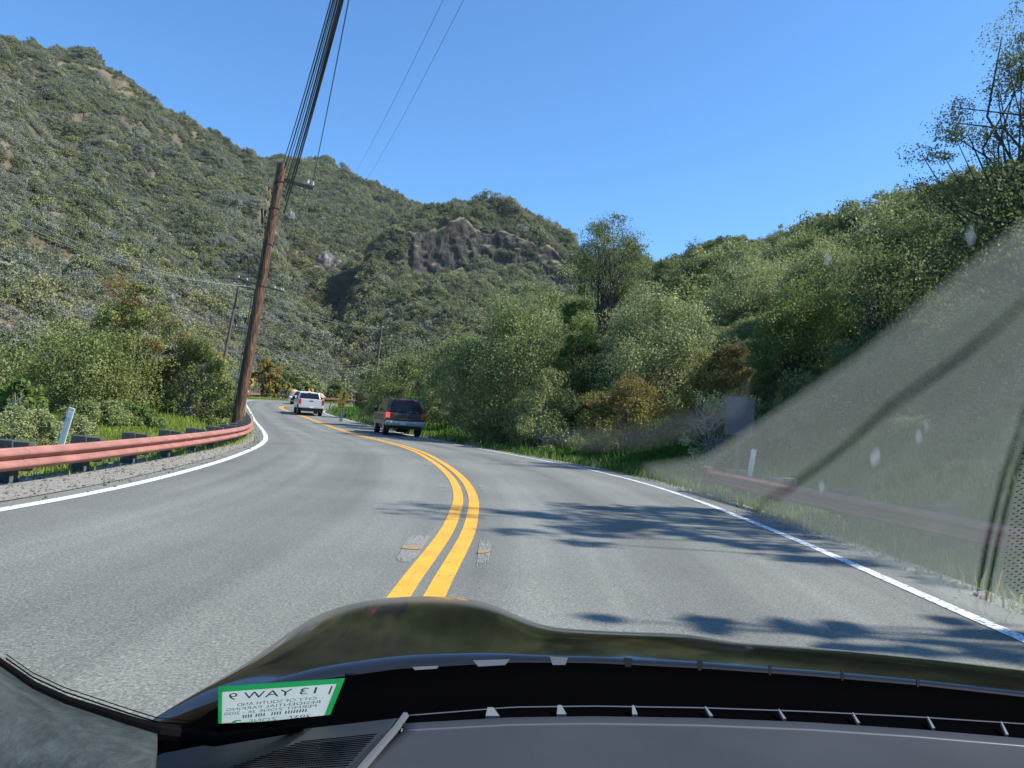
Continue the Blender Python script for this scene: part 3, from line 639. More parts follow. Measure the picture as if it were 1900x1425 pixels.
grass('grass', 34000, (-20, 22, 2, 80, lambda x, y, e: (e > 1.1) & (e < 14)), 52, GD, 'shaded green grass on the bank beside the right road edge', .7, 1.6, 2)
grass('grass', 4000, (-45, 10, 96, 125, lambda x, y, e: (e < -3.5)), 53, GR, 'sunlit grass strip beyond the guardrail at the far bend', .5, 1.)

def pebble(name, seed):
    bm = bmesh.new(); bmesh.ops.create_icosphere(bm, subdivisions=1, radius=1); r = np.random.default_rng(seed)
    for v in bm.verts: v.co = v.co*float(r.uniform(.7, 1.15)); v.co.z *= .6
    me = bpy.data.meshes.new(name); bm.to_mesh(me); bm.free(); me.materials.append(M['gravel']); return bpy.data.objects.new(name, me)
PB = hidden_collection('pebble_kinds', [pebble('a_pebble', 1), pebble('b_pebble', 2), pebble('c_pebble', 3)])
r = np.random.default_rng(71); x, y = r.uniform(-9, 6, 90000), 1.5+r.uniform(0, 1, 90000)**1.6*32; e = edge_dist(x, y)
k = ((e > .35) & (e < 1.6) & (r.uniform(size=90000) < .8)) | ((e < -.3) & (e > -1.5) & (r.uniform(size=90000) < .35)); x, y, e = x[k][:12000], y[k][:12000], e[k][:12000]; m_ = len(x); s = np.exp(r.normal(size=m_)*.5)*.013
zz_ = np.where(e > 0, terrain_z(x, y)+.03*(e < .9), G(y)+.014)
scatter('gravel', np.stack([x, y, zz_], 1), r.integers(0, 3, m_), r.uniform(0, 6.28, (m_, 3)), np.stack([s, s, s], 1), PB, 'loose gravel along both road edges', 'gravel')
grass('dry_weeds', 3500, (-20, 8, 2, 60, lambda x, y, e: (e > .75) & (e < 2.6)), 54, hidden_collection('weed_kinds', [blades(26, 22, .22, 'leaf_grey', 'a_weed', wd=.006), blades(27, 18, .14, 'leaf_brown', 'b_weed', wd=.008)]), 'pale dry weeds along the right road edge', .6, 1.3)
from mathutils import noise as mnoise

# ------------------------------------------------------------------ guardrails
PROF = [(o, z*.9+.015) for o, z in [(0, 0), (.012, .02), (.078, .055), (.082, .075), (.078, .095), (.012, .13), (.004, .155), (.012, .18), (.078, .215), (.082, .235), (.078, .255), (.012, .29), (0, .31)]]
def guardrail(label, group, P, top, mat, face=1, post_step=1.9, z_of=None, seg_len=3.8, first=.9, posts=True, endbox=False, straight=False):
    """P: plan polyline; face=+1 when the beam's ribs face the right-hand side of the polyline. top: rail-top height above the ground"""
    P = np.array(P, float)
    if not straight: P, _ = resample(P, 400)
    s = np.r_[0, np.cumsum(np.hypot(*np.diff(P, axis=0).T))]; L = s[-1]
    at = lambda t: np.array([np.interp(t, s, P[:, 0]), np.interp(t, s, P[:, 1])])
    def nrm(t):
        d = at(min(t+.3, L))-at(max(t-.3, 0)); d /= np.linalg.norm(d); return np.array([d[1], -d[0]])*face
    zf = z_of or (lambda q: float(G(q[1])))
    b0 = at(0); root = empty('guardrail', (b0[0], b0[1], zf(b0)), label, 'guardrail', group); ox = np.array([b0[0], b0[1], zf(b0)])
    nseg = max(1, int(round(L/seg_len)))
    for k in range(nseg):
        t0, t1 = k*L/nseg, (k+1)*L/nseg+(.16 if k < nseg-1 else 0); V = []; n = 10; prof = [(o+(.004 if k % 2 else 0), z) for o, z in PROF]; m_ = len(prof)
        full = prof+[(o-.008, z) for o, z in prof[::-1]]; mm = len(full)
        for i in range(n+1):
            t = t0+(t1-t0)*i/n; q = at(t); nn = nrm(t); zb = zf(q)+top-.31
            V += [(q[0]+nn[0]*o-ox[0], q[1]+nn[1]*o-ox[1], zb+z-ox[2]) for o, z in full]
        Fc = [(i*mm+j, i*mm+(j+1) % mm, (i+1)*mm+(j+1) % mm, (i+1)*mm+j) for i in range(n) for j in range(mm)]
        Fc += [tuple(range(mm)), tuple(range(n*mm+mm-1, n*mm-1, -1))]
        r = link('rail_panel', mesh_py('rail_panel', V, Fc), mat, root)
        if k < nseg-1:       # splice bolts and the dark lap line
            mb = MB(); t = t1-.02; q = at(t); nn = nrm(t); zb = zf(q)+top-.31; d = np.array([-nn[1], nn[0]])
            V = []
            for o, z in PROF:
                for e in (-.007, .007): c = q+nn*(o+.007)+d*e-ox[:2]; V.append((c[0], c[1], zb+z-ox[2]))
            link('splice_seam', mesh_py('seam', V, [(2*i, 2*i+1, 2*i+3, 2*i+2) for i in range(len(PROF)-1)]), M['rail_dark'], r)
    if posts:
        t = first
        while t < L-.1:
            q = at(t); nn = nrm(t); a = math.atan2(-nn[0], nn[1])
            m_ = MB(); m_.box(-.10, .10, -.42, -.20, -.3, top+.05)
            p = m_.build('post', M['post_wood'], root, bevel=.012); p.location = (q[0]-ox[0], q[1]-ox[1], zf(q)-ox[2]); p.rotation_euler = (0, 0, a)
            m_ = MB(); m_.box(-.075, .075, -.20, -.012, top-.33, top+.035); m_.build('blockout', M['post_wood'], p, bevel=.008)
            m_ = MB(); m_.box(.03, .095, -.198, -.188, -.02, .13); m_.build('reflector_strip', M['white_reflector'], p)
            t += post_step
    if endbox:
        q = at(0); nn = nrm(0); d = np.array([nn[1], -nn[0]])
        a = math.atan2(-nn[0], nn[1]); m_ = MB(); m_.box(-.30, -.02, -.02, .10, top-.36, top-.33); m_.box(-.30, -.02, -.02, .10, top+.0, top+.03); m_.box(-.32, -.28, -.03, .11, top-.36, top+.03); m_.box(-.05, -.02, -.03, .11, top-.36, top+.03); m_.box(-.45, -.41, -.02, .02, -.3, top-.02)
        o = m_.build('end_terminal', mat, root); o.rotation_euler = (0, 0, a)
    return root
rail_line = np.array([p+n_*-(.95-.42*float(sstep(10, 24, p[1]))) for p, n_ in zip(le, nl)]); kk = (rail_line[:, 1] > 1.) & (rail_line[:, 1] < 64)
zlawn = lambda q: float(G(q[1]))-.03
guardrail('long red-painted guardrail on timber posts sweeping along the left shoulder', 'red guardrails', rail_line[kk][::4], .53, M['rail'], 1, z_of=zlawn, first=.55)
def rail_px(label, pts, top, mat, face):
    P = [U(a, b, y) for a, b, y in pts]; zs = [(p[1], p[2]) for p in P]
    guardrail(label, 'red guardrails', [(p[0], p[1]) for p in P], top, mat, face, z_of=lambda q: float(G(q[1])), straight=True, seg_len=4)
rail_px('short rust-red guardrail on the far bend just behind the utility pole', [(436, 730, 91), (455, 727, 95), (483, 724, 104)], .75, M['rail'], 1)
rail_px('rust-red guardrail below the two chevron signs and tan boulders', [(514, 735, 106), (530, 738, 105), (552, 741, 104), (580, 745, 103.5)], .75, M['rail'], 1)
rail_px('rust-red guardrail stretch visible between the silver pickup and the winding-road sign', [(585, 748, 105), (600, 750, 106), (632, 757, 107), (680, 760, 108)], .75, M['rail'], 1)
guardrail('weathered brown-red guardrail with a boxed end terminal on the right verge', 'red guardrails', [(4.2, 15.9), (4.62, 12.5), (5.25, 8), (5.75, 4.5), (6.3, .5)], .76, M['rail_dark'], 1, z_of=lambda q: -.24, endbox=True, first=1.0)

# ------------------------------------------------------------------ posts and signs
def delineator(px_b, py_b, px_t, py_t, y, wd, label, zb=None, group='white marker posts'):
    a = U(px_b, py_b, y); b = U(px_t, py_t, y)
    d = b-a; a = a-d/np.linalg.norm(d)*.5
    root = empty('marker_post', tuple(a), label, 'marker post', group); D = Vector(b-a); h_ = wd/2; s = Vector((1, 0, 0)); s = (s-D.normalized()*s.dot(D.normalized())).normalized(); t = D.normalized().cross(s).normalized()
    def slabv(z0, z1, x, y0, y1): return [D*z0-s*x+t*y0, D*z0+s*x+t*y0, D*z0+s*x*.85+t*y1, D*z0-s*x*.85+t*y1, D*z1-s*x+t*y0, D*z1+s*x+t*y0, D*z1+s*x*.85+t*y1, D*z1-s*x*.85+t*y1]
    m_ = MB(); m_.hexa(slabv(0, 1, h_, -.014, .02)); m_.build('post_body', M['white_post'], root, bevel=.005)
    m_ = MB(); m_.hexa(slabv(.82, .93, h_*.7, -.019, -.0145)); m_.build('reflector', M['white_reflector'], root)
delineator(119, 806, 134, 757, 12.9, .11, 'pale plastic marker post leaning behind the long red guardrail')
delineator(1390, 887, 1399, 834, 15.2, .105, 'pale marker post rising behind the weathered right guardrail')
delineator(452, 778, 457, 738, 34, .09, 'thin white marker post beside the foot of the big utility pole')
def sign(label, px, py, y, w_, h_, kind, zpost, name='road_sign', rot=0, face='sign_yellow', group=None, tilt=0):
    c = U(px, py, y); base = (c[0], c[1], zpost); root = empty(name, base, label, 'road sign', group, rot); hz = c[2]-zpost
    m_ = MB()
    if kind == 'diamond':
        s = w_/math.sqrt(2); r_ = s
        m_.add([(0, -.03, hz-s), (s, -.03, hz), (0, -.03, hz+s), (-s, -.03, hz), (0, -.026, hz-s), (s, -.026, hz), (0, -.026, hz+s), (-s, -.026, hz)], [(0, 1, 2, 3), (7, 6, 5, 4), (0, 4, 5, 1), (1, 5, 6, 2), (2, 6, 7, 3), (3, 7, 4, 0)])
    else: m_.box(-w_/2, w_/2, -.03, -.026, hz-h_/2, hz+h_/2)
    panel = m_.build('sign_panel', M[face], root)
    m_ = MB(); m_.box(-.045, .045, -.02, .045, -.4, hz+h_*.42); m_.build('post', M['post_wood'] if face != 'sign_yellow' else M['steel'], root)
    def sym(polys):
        V, Fc = [], []
        for q in polys:
            k = len(V); V += [(x, -.034, hz+z) for x, z in q]; Fc.append(tuple(range(k, k+len(q))))
        link('sign_symbol', mesh_py('sym', V, Fc), M['sign_black'], root)
    if kind == 'chevron':
        a, b = w_*.42, h_*.46; t = w_*.42
        sym([[(-a, b), (-a+t, b), (a, 0), (a-t, 0)], [(-a, -b), (a-t, 0), (a, 0), (-a+t, -b)]])
    if kind == 'diamond':
        s = w_
        def band(pts, wd):
            out = []
            for p, q in zip(pts[:-1], pts[1:]):
                d = np.array(q)-p; n_ = np.array([-d[1], d[0]])/np.linalg.norm(d)*wd; e = d/np.linalg.norm(d)*wd*.5
                out.append([tuple(p-n_-e), tuple(q-n_+e), tuple(q+n_+e), tuple(p+n_-e)])
            return out
        pts = [np.array(v)*s for v in [(-.08, -.38), (-.08, -.2), (.10, -.06), (-.10, .08), (.06, .2), (.06, .28)]]
        sym(band(pts, .055*s)+[[(-.10*s, .24*s), (.22*s, .24*s), (.06*s, .42*s)]])
    if kind == 'advisory':
        bar = lambda x0, x1, z0, z1: [(x0, z0), (x1, z0), (x1, z1), (x0, z1)]
        t = .035; q = []
        def seg(dx, segs):
            W_, Hh = .085, .09
            D = {'a': bar(dx-W_, dx+W_, Hh-t, Hh), 'g': bar(dx-W_, dx+W_, -t/2, t/2), 'd': bar(dx-W_, dx+W_, -Hh, -Hh+t), 'f': bar(dx-W_, dx-W_+t, 0, Hh), 'b': bar(dx+W_-t, dx+W_, 0, Hh), 'e': bar(dx-W_, dx-W_+t, -Hh, 0), 'c': bar(dx+W_-t, dx+W_, -Hh, 0)}
            return [[(x, z+.07) for x, z in D[k]] for k in segs]
        q += seg(-.12, 'afgcd')*0 + seg(-.12, 'abged') + seg(.12, 'afgcd') + [bar(-.2, .2, -.17, -.12)]
        sym(q)
    return root
YG = 'yellow warning signs round the bend'
sign('dark chevron sign leaning near the utility pole above the short far guardrail', 465, 709, 97, .78, .95, 'chevron', float(G(97)), rot=math.radians(25), group=YG)
sign('yellow chevron sign left of the tan boulder above the far guardrail', 535, 717, 107, .78, .95, 'chevron', float(G(107)), rot=math.radians(6), group=YG)
sign('yellow chevron sign standing over the roof of the silver pickup', 577, 727, 107, .72, .9, 'chevron', float(G(107)), rot=math.radians(32), group=YG)
zz = float(terrain_z(np.array([U(638, 735, 55)[0]]), np.array([55.]))[0])
sign('yellow diamond winding-road sign on the right bank above the speed plate', 638, 735, 55, .74, .74, 'diamond', zz, rot=math.radians(-4), group=YG)
sign('square yellow advisory speed plate below the winding-road diamond', 633.5, 752, 54.9, .54, .54, 'advisory', zz, rot=math.radians(-4), group=YG)
zz = float(terrain_z(np.array([U(1372, 772, 18)[0]]), np.array([18.]))[0])
sign('bare grey metal back of a rectangular sign on the right bank', 1372, 772, 18.2, .70, .92, 'plain', zz, rot=math.radians(4), face='sign_back')

# ------------------------------------------------------------------ utility poles and wires
def pole_wood():
    m, n, l, p = new_mat('creosoted_pole'); tc = n.new('ShaderNodeTexCoord'); mp = n.new('ShaderNodeMapping'); mp.inputs['Scale'].default_value = (14, 14, .7); l.new(tc.outputs['Object'], mp.inputs[0])
    nz = n.new('ShaderNodeTexNoise'); nz.inputs['Scale'].default_value = 1.6; nz.inputs['Detail'].default_value = 8; l.new(mp.outputs[0], nz.inputs['Vector'])
    r = ramp(n, [(.32, (.022, .014, .011)), (.5, (.085, .045, .024)), (.68, (.21, .115, .06))]); l.new(nz.outputs[0], r.inputs[0]); l.new(r.outputs[0], p.inputs['Base Color']); p.inputs['Roughness'].default_value = .8
    b = n.new('ShaderNodeBump'); b.inputs['Strength'].default_value = .8; b.inputs['Distance'].default_value = .03; l.new(nz.outputs[0], b.inputs['Height']); l.new(b.outputs[0], p.inputs['Normal']); return m
M['pole'] = pole_wood(); M['pole_far'] = plain('grey_pole_timber', (.10, .085, .07), .9)
def utility_pole(label, b, t, rb, rtop, mat, arms=(), group='utility poles'):
    b = np.array(b); t = np.array(t); root = empty('utility_pole', tuple(b), label, 'utility pole', group); L = t-b
    m_ = MB(); m_.tube([L*k for k in (-.05, 0, .25, .5, .75, 1)], [rb*1.02, rb, rb*.94, rb*.88, rb*.82, rtop], 20); m_.build('shaft', mat, root, smooth=False)
    for a0, a1, wd, ins in arms:
        a0, a1 = Vector(a0-b), Vector(a1-b); d = (a1-a0).normalized(); m_ = MB(); s = Vector((-d.y, d.x, 0)).normalized()*wd; u_ = d.cross(s).normalized()*wd
        m_.hexa([a0-s-u_, a1-s-u_, a1+s-u_, a0+s-u_, a0-s+u_, a1-s+u_, a1+s+u_, a0+s+u_]); ar = m_.build('crossarm', M['pole_far'], root)
        for f in ins:
            c = a0.lerp(a1, f); m_ = MB(); m_.tube([c+Vector((0, 0, z*wd*1.6)) for z in (0, 1, 1.2, 1.9, 2.1, 2.8, 3)], [wd*.5, wd*.5, wd*1.2, wd*1.2, wd*.8, wd, wd*.3], 8); m_.build('insulator', M['ceramic'], ar)
    return root
PY = 27.
pb, pt = U(437, 797, PY), U(523, 305, PY-.6); pb[2] = min(pb[2], 0.1)
P1 = utility_pole('tall leaning brown timber utility pole just behind the left guardrail', pb, pt, .20, .155, M['pole'],
                  [(U(520, 332, PY-.4), U(582, 350, PY-.4), .055, (.82, .95)), ])
for k, (a, b_) in enumerate([(.93, .93), (.83, .83), (.70, .70), (.55, .55)]):
    q = (pt-pb)*a; m_ = MB(); r_ = .18; m_.tube([q+np.array([math.cos(t)*r_, math.sin(t)*r_, .06*math.cos(t+k)]) for t in np.linspace(0, 6.28, 17)], .012, 5, cap=False)
    m_.build('band', M['car_black'], P1)
m_ = MB(); m_.tube([(pt-pb)*f+np.array([-.22, -.06, 0]) for f in (.0, .1, .2, .3, .4, .5)], .018, 6); m_.build('cable_conduit', M['wire_pale'], P1)
def rp(px, py, y, zmin=0): q = U(px, py, y); return q
b2 = U(448, 735, 72); t2 = U(486, 520, 72)
utility_pole('utility pole mostly hidden behind the big leaning pole, its arms sticking out', b2, t2, .16, .12, M['pole_far'], [(U(441, 517, 71.7), U(527, 542, 71.7), .07, (.02, .2, .8, .93, .98)), (U(436, 606, 71.8), U(462, 611, 71.8), .05, (.1,)), (U(434, 613, 71.8), U(462, 618, 71.8), .05, (.1,))])
b3 = U(408, 705, 85); t3 = U(443, 531, 85)
utility_pole('slim grey utility pole standing left of the big leaning pole', b3, t3, .17, .12, M['pole_far'], [(U(433, 528, 84.8), U(475, 538, 84.8), .06, (.05, .5, .95))])
b4 = U(699, 690, 150); t4 = U(708, 606, 150)
utility_pole('small distant utility pole against the valley slope in the centre', b4, t4, .24, .18, M['pole_far'], [(U(698, 607, 149.7), U(722, 611, 149.7), .09, (.1, .5, .9))])
def wire(label, pts, r, mat, group, sag=0., n=14):
    P = []
    for k in range(len(pts)-1):
        a, b = np.array(pts[k]), np.array(pts[k+1])
        for i in range(n if k < len(pts)-2 else n+1): t = i/n; P.append(a+(b-a)*t-np.array([0, 0, sag*4*t*(1-t)]))
    m_ = MB(); o0 = P[0]; m_.tube([p-o0 for p in P], r, 5, cap=False); o = m_.build('overhead_wire', mat, None); o.location = tuple(o0)
    return tag(o, label, 'overhead wire', group)
TOP = [(614, 526, 300, 'first and leftmost'), (618.5, 528, 312, 'second'), (622, 530, 322, 'third'), (626, 532, 335, 'fourth'), (630, 531, 350, 'fifth'), (633.5, 530, 370, 'sixth'), (636.5, 527, 395, 'seventh and rightmost')]
ords = ['leftmost of the close bundle', 'second from left in the bundle', 'third from left in the bundle', 'middle one of the bundle', 'fifth from left in the bundle', 'second from right in the bundle', 'rightmost of the close bundle']
for k, (tx, bx, by, nm) in enumerate(TOP):
    a = U(bx, by, PY-.7); b = U(tx, 0, 14.5+.15*k); c = b+(b-a)*1.6
    wire('black cable rising from the big leaning pole, '+ords[k], [a, b, c], [.014, .02, .012, .022, .016, .026, .022][k], M['wire'], 'cables in the bundle above the road', .12)
a = U(579, 343, PY-.4); b = U(647, 0, 14.5); wire('single cable hanging apart, right of the bundle, from the crossarm tip', [a, b, b+(b-a)*1.5], .012, M['wire'], None, .1)
wire('thin cable dropping behind the crossarm of the big leaning pole', [U(579, 343, PY-.4), U(556, 392, 45), U(520, 540, 71.7)], .012, M['wire'], None, 0)
for (x0, x1, y1, lab) in [(822, 655, 326, 'left of the two faint high wires crossing the blue sky'), (860, 680, 333, 'right of the two faint high wires crossing the blue sky')]:
    a = U(x1, y1, 420); b = U(x0, 0, 150); wire(lab, [a, b, b+(b-a)*.5], .045, M['wire'], 'faint high wires', 2)
for k, (y0, y1, y2) in enumerate([(378, 529, 606), (392, 530, 607), (408, 532, 609)]):
    wire('pale wire crossing the left mountain, '+['uppermost', 'middle', 'lowest'][k]+' of the three', [U(-60, y0-24, 60), U(437+14*k, y1, 84.8), U(700+9*k, y2+1, 149.7), U(880+10*k, 665, 190)], .014, M['wire_pale'], 'pale wires across the mountain', [1.3, 1.5, 1.2][k])
for k, (y1, y2) in enumerate([(608, 664), (616, 671), (650, 682)]):
    wire('pale low wire reaching the small distant pole, '+['top', 'middle', 'bottom'][k]+' strand', [U(450, y1, 72), U(702, y2, 149.5)], .014, M['wire_pale'], 'low pale wires in the valley', [2.5, 2.4, 1.5][k])

# ------------------------------------------------------------------ vehicles (x right, y forward, origin under the rear bumper)
def wheel(root, x0, x1, y, r):
    s = 1 if x1 > 0 else -1
    m_ = MB(); m_.cyl_x(x0, x1, y, r, r, 28); t = m_.build('tyre', M['rubber'], None, bevel=.03)
    t.name = 'wheel'; t.parent = root; xo = max(x0, x1) if s > 0 else min(x0, x1)
    m_ = MB(); m_.cyl_x(xo-s*.04, xo+s*.012, y, r, r*.62, 24)
    rim = m_.build('rim', M['rim'], t, bevel=.01)
    return t
def panel(root, name, V, mat, th=.012, **k):
    """quad (or polygon) panel given thickness along its normal"""
    V = [Vector(v) for v in V]; n_ = (V[1]-V[0]).cross(V[-1]-V[0]).normalized()*th; n = len(V)
    return link(name, mesh_py(name, list(V)+[v+n_ for v in V], [tuple(range(n-1, -1, -1)), tuple(range(n, 2*n))]+[(i, (i+1) % n, (i+1) % n+n, i+n) for i in range(n)]), mat, root)
def mk_suv():
    root = empty('suv', (0, 0, 0), 'dark grey-brown SUV driving ahead with one red brake light glowing', 'suv')
    W = .98; pb_ = M['suv_paint']
    m_ = MB(); m_.prism([(.06, .52), (.0, .62), (.02, 1.12), (.10, 1.2), (3.55, 1.2), (3.7, 1.16), (4.95, 1.08), (5.1, .95), (5.12, .6), (5.0, .5)], -W, W); body = m_.build('body', pb_, root, bevel=.06, seg=3)
    # greenhouse
    m_ = MB(); z0, z1 = 1.18, 1.90
    m_.hexa([(-W+.03, .06, z0), (W-.03, .06, z0), (W-.03, 3.75, z0), (-W+.03, 3.75, z0), (-W+.19, .30, z1), (W-.19, .30, z1), (W-.19, 2.85, z1), (-W+.19, 2.85, z1)]); m_.build('cabin', pb_, root, bevel=.07, seg=3)
    # rear window
    def on_back(x, z, o=.012): t = (z-z0)/(z1-z0); return (x, .06+.24*t-o, z)
    def on_side(y, z, s, o=.006): t = (z-z0)/(z1-z0); return (s*(W-.03-.16*t+o), y, z)
    rw = panel(root, 'rear_window', [on_back(-.78, 1.24), on_back(.78, 1.24), on_back(.68, 1.78), on_back(-.68, 1.78)], M['car_glass'], .015)
    panel(rw, 'window_frame', [on_back(-.83, 1.21, .004), on_back(.83, 1.21, .004), on_back(.72, 1.815, .004), on_back(-.72, 1.815, .004)], M['car_black'], .006)
    panel(root, 'high_brake_light', [on_back(-.2, 1.80), on_back(.2, 1.80), on_back(.2, 1.845), on_back(-.2, 1.845)], M['red_lens'], .03)
    for s in (-1, 1):
        for (y0, y1, y2, y3) in ((.36, 1.25, 1.25, .5), (1.33, 2.25, 2.25, 1.33), (2.33, 3.45, 2.85, 2.33)):
            q = [on_side(y0, 1.25, s), on_side(y1, 1.25, s), on_side(y2, 1.76, s), on_side(y3, 1.76, s)]
            panel(root, 'side_window', q if s > 0 else q[::-1], M['car_glass'], .008)
        m_ = MB(); m_.box(min(s*.97, s*1.0), max(s*.97, s*1.0), .5, 4.9, .62, .74); m_.build('side_moulding', M['suv_trim'], root)
        m_ = MB(); m_.box(min(s*.80, s*.99), max(s*.80, s*.99), -.035, .14, .89, 1.17); m_.build('tail_light', M['red_lit'] if s < 0 else M['orange_lens'], root, bevel=.02)
        m_ = MB(); m_.box(min(s*1.0, s*1.22), max(s*1.0, s*1.22), 3.2, 3.32, 1.18, 1.4); m_.build('door_mirror', M['car_black'], root, bevel=.03)
        for y in (.95, 4.15): wheel(root, s*.70, s*.97, y, .38)
        m_ = MB(); m_.tube([(s*.79, .5, 1.95), (s*.79, 2.6, 1.95)], .02, 6); m_.build('roof_rail', M['car_black'], root)
    m_ = MB(); m_.prism([(.12, .50), (-.13, .52), (-.15, .66), (-.10, .76), (.05, .77)], -.99, .99); bp = m_.build('rear_bumper', M['chrome'], root, bevel=.02)
    m_ = MB(); m_.box(-.55, .55, -.06, .03, .772, .80); m_.build('bumper_step', M['car_black'], bp)
    m_ = MB(); m_.box(-.30, .02, -.165, -.152, .57, .72); m_.build('number_plate', M['plate'], root)
    m_ = MB(); m_.box(-.35, .35, -.012, .01, .84, .87); m_.build('tailgate_trim', M['suv_trim'], root)
    m_ = MB(); m_.box(.12, .28, -.03, .0, .92, .97); m_.build('tailgate_handle', M['car_black'], root)
    m_ = MB(); m_.tube([(.0, -.01, 1.22), (.62, .0, 1.26)], .012, 5); m_.box(.52, .6, -.04, -.01, 1.18, 1.24); m_.build('rear_wiper', M['steel'], root)
    m_ = MB(); m_.box(-.85, .85, .15, 4.9, .36, .56); m_.build('underbody', M['car_black'], root)
    m_ = MB(); m_.tube([(.45, .5, .38), (.45, -.08, .38)], .035, 8); m_.build('exhaust_pipe', M['steel'], root)
    m_ = MB(); m_.cyl_x(-.28, .28, 1.0, .38, .22, 16); m_.build('rear_axle', M['car_black'], root)
    return root
def mk_pickup():
    root = empty('pickup_truck', (0, 0, 0), 'silver pickup truck following the bend ahead of the dark SUV', 'pickup truck')
    W = .98; pm = M['silver_paint']
    m_ = MB(); m_.prism([(.02, .72), (.0, 1.36), (2.05, 1.40), (2.05, .6), (.3, .6)], -W, W); bed = m_.build('cargo_bed', pm, root, bevel=.05, seg=3)
    m_ = MB(); m_.box(-.84, .84, .08, 1.95, 1.30, 1.405); m_.build('bed_opening', M['car_black'], root)
    m_ = MB(); m_.prism([(2.08, .6), (2.08, 1.36), (4.3, 1.36), (5.6, 1.24), (5.7, .9), (5.7, .6)], -W, W); m_.build('body', pm, root, bevel=.06, seg=3)
    z0, z1 = 1.34, 1.95; m_ = MB(); m_.hexa([(-W+.04, 2.1, z0), (W-.04, 2.1, z0), (W-.04, 4.5, z0), (-W+.04, 4.5, z0), (-W+.20, 2.28, z1), (W-.20, 2.28, z1), (W-.20, 3.75, z1), (-W+.20, 3.75, z1)]); m_.build('cab', pm, root, bevel=.07, seg=3)
    def on_back(x, z, o=.012): t = (z-z0)/(z1-z0); return (x, 2.1+.18*t-o, z)
    def on_side(y, z, s, o=.006): t = (z-z0)/(z1-z0); return (s*(W-.04-.16*t+o), y, z)
    panel(root, 'rear_window', [on_back(-.82, 1.42), on_back(.82, 1.42), on_back(.70, 1.84), on_back(-.70, 1.84)], M['car_glass'], .015)
    panel(root, 'high_brake_light', [on_back(-.12, 1.87), on_back(.12, 1.87), on_back(.12, 1.90), on_back(-.12, 1.90)], M['red_lens'], .03)
    for s in (-1, 1):
        for (y0, y1, y2, y3) in ((2.25, 3.15, 3.15, 2.35), (3.23, 4.25, 3.72, 3.23)):
            q = [on_side(y0, 1.40, s), on_side(y1, 1.40, s), on_side(y2, 1.84, s), on_side(y3, 1.84, s)]; panel(root, 'side_window', q if s > 0 else q[::-1], M['car_glass'], .008)
        m_ = MB(); m_.box(min(s*.82, s*.995), max(s*.82, s*.995), -.03, .14, .95, 1.34); tl = m_.build('tail_light', M['red_lens'], root, bevel=.02)
        m_ = MB(); m_.box(min(s*1.0, s*1.25), max(s*1.0, s*1.25), 4.0, 4.1, 1.32, 1.58); m_.build('door_mirror', M['car_black'], root, bevel=.03)
        for y in (1.15, 4.75): wheel(root, s*.70, s*.98, y, .40)
        m_ = MB(); m_.tube([(s*(W-.005), 1.15+.5*math.cos(t), .42+.5*math.sin(t)) for t in np.linspace(0, math.pi, 13)], .035, 6); m_.build('wheel_arch', M['car_black'], root)
    m_ = MB(); m_.box(-.80, .80, -.008, .01, .82, 1.30); m_.build('tailgate', M['silver_paint'], root, bevel=.02)
    m_ = MB(); m_.box(-.14, .14, -.025, -.005, 1.17, 1.24); m_.build('tailgate_handle', M['car_black'], root)
    m_ = MB(); m_.prism([(.1, .62), (-.14, .62), (-.14, .76), (.0, .80)], -.97, .97); m_.build('rear_bumper', M['chrome'], root, bevel=.02)
    m_ = MB(); m_.box(-.15, .15, -.155, -.142, .64, .76); m_.build('number_plate', M['plate'], root)
    m_ = MB(); m_.box(-.8, .8, .0, 5.4, .36, .62); m_.build('underbody', M['car_black'], root)
    return root
def mk_oncoming():
    root = empty('oncoming_car', (0, 0, 0), 'white oncoming car half hidden behind the silver pickup', 'car')
    W = .94; pm = M['white_paint']
    m_ = MB(); m_.prism([(.0, .34), (-.04, .6), (.05, .88), (1.15, 1.02), (4.4, 1.06), (4.55, .9), (4.55, .4)], -W, W); m_.build('body', pm, root, bevel=.08, seg=3)
    m_ = MB(); m_.hexa([(-W+.03, 1.0, 1.0), (W-.03, 1.0, 1.0), (W-.03, 4.3, 1.04), (-W+.03, 4.3, 1.04), (-W+.18, 1.85, 1.58), (W-.18, 1.85, 1.58), (W-.18, 3.8, 1.58), (-W+.18, 3.8, 1.58)]); m_.build('cabin', pm, root, bevel=.06, seg=3)
    def fr(x, z): t = (z-1.0)/.58; return (x, 1.0+.85*t-.012, z)
    panel(root, 'windscreen', [fr(-.82, 1.05), fr(.82, 1.05), fr(.70, 1.52), fr(-.70, 1.52)], M['car_glass'], .012)
    m_ = MB(); m_.box(-.62, .62, -.07, -.01, .42, .72); gr = m_.build('grille', M['car_black'], root, bevel=.02)
    for s in (-1, 1):
        m_ = MB(); m_.box(min(s*.64, s*.92), max(s*.64, s*.92), -.05, .1, .66, .82); m_.build('headlight', M['chrome'], root, bevel=.03)
        q = [(s*(W-.0), 1.35, 1.08), (s*(W-.0), 4.0, 1.10), (s*(W-.12), 3.7, 1.50), (s*(W-.12), 1.85, 1.50)]; panel(root, 'side_window', q if s > 0 else q[::-1], M['car_glass'], .012)
        m_ = MB(); m_.box(min(s*.94, s*1.12), max(s*.94, s*1.12), 1.45, 1.55, 1.02, 1.17); m_.build('door_mirror', pm, root, bevel=.03)
        for y in (.85, 3.65): wheel(root, s*.70, s*.94, y, .34)
    m_ = MB(); m_.box(-.25, .25, -.085, -.072, .46, .58); m_.build('number_plate', M['plate'], root)
    return root
def place(o, px, py, y, heading):      # heading: degrees to the left of +Y
    q = U(px, py, y); o.location = (q[0], q[1], float(G(q[1]))+.004); o.rotation_euler = (0, 0, math.radians(heading))
place(mk_suv(), 750, 810, 38.2, 17.5)
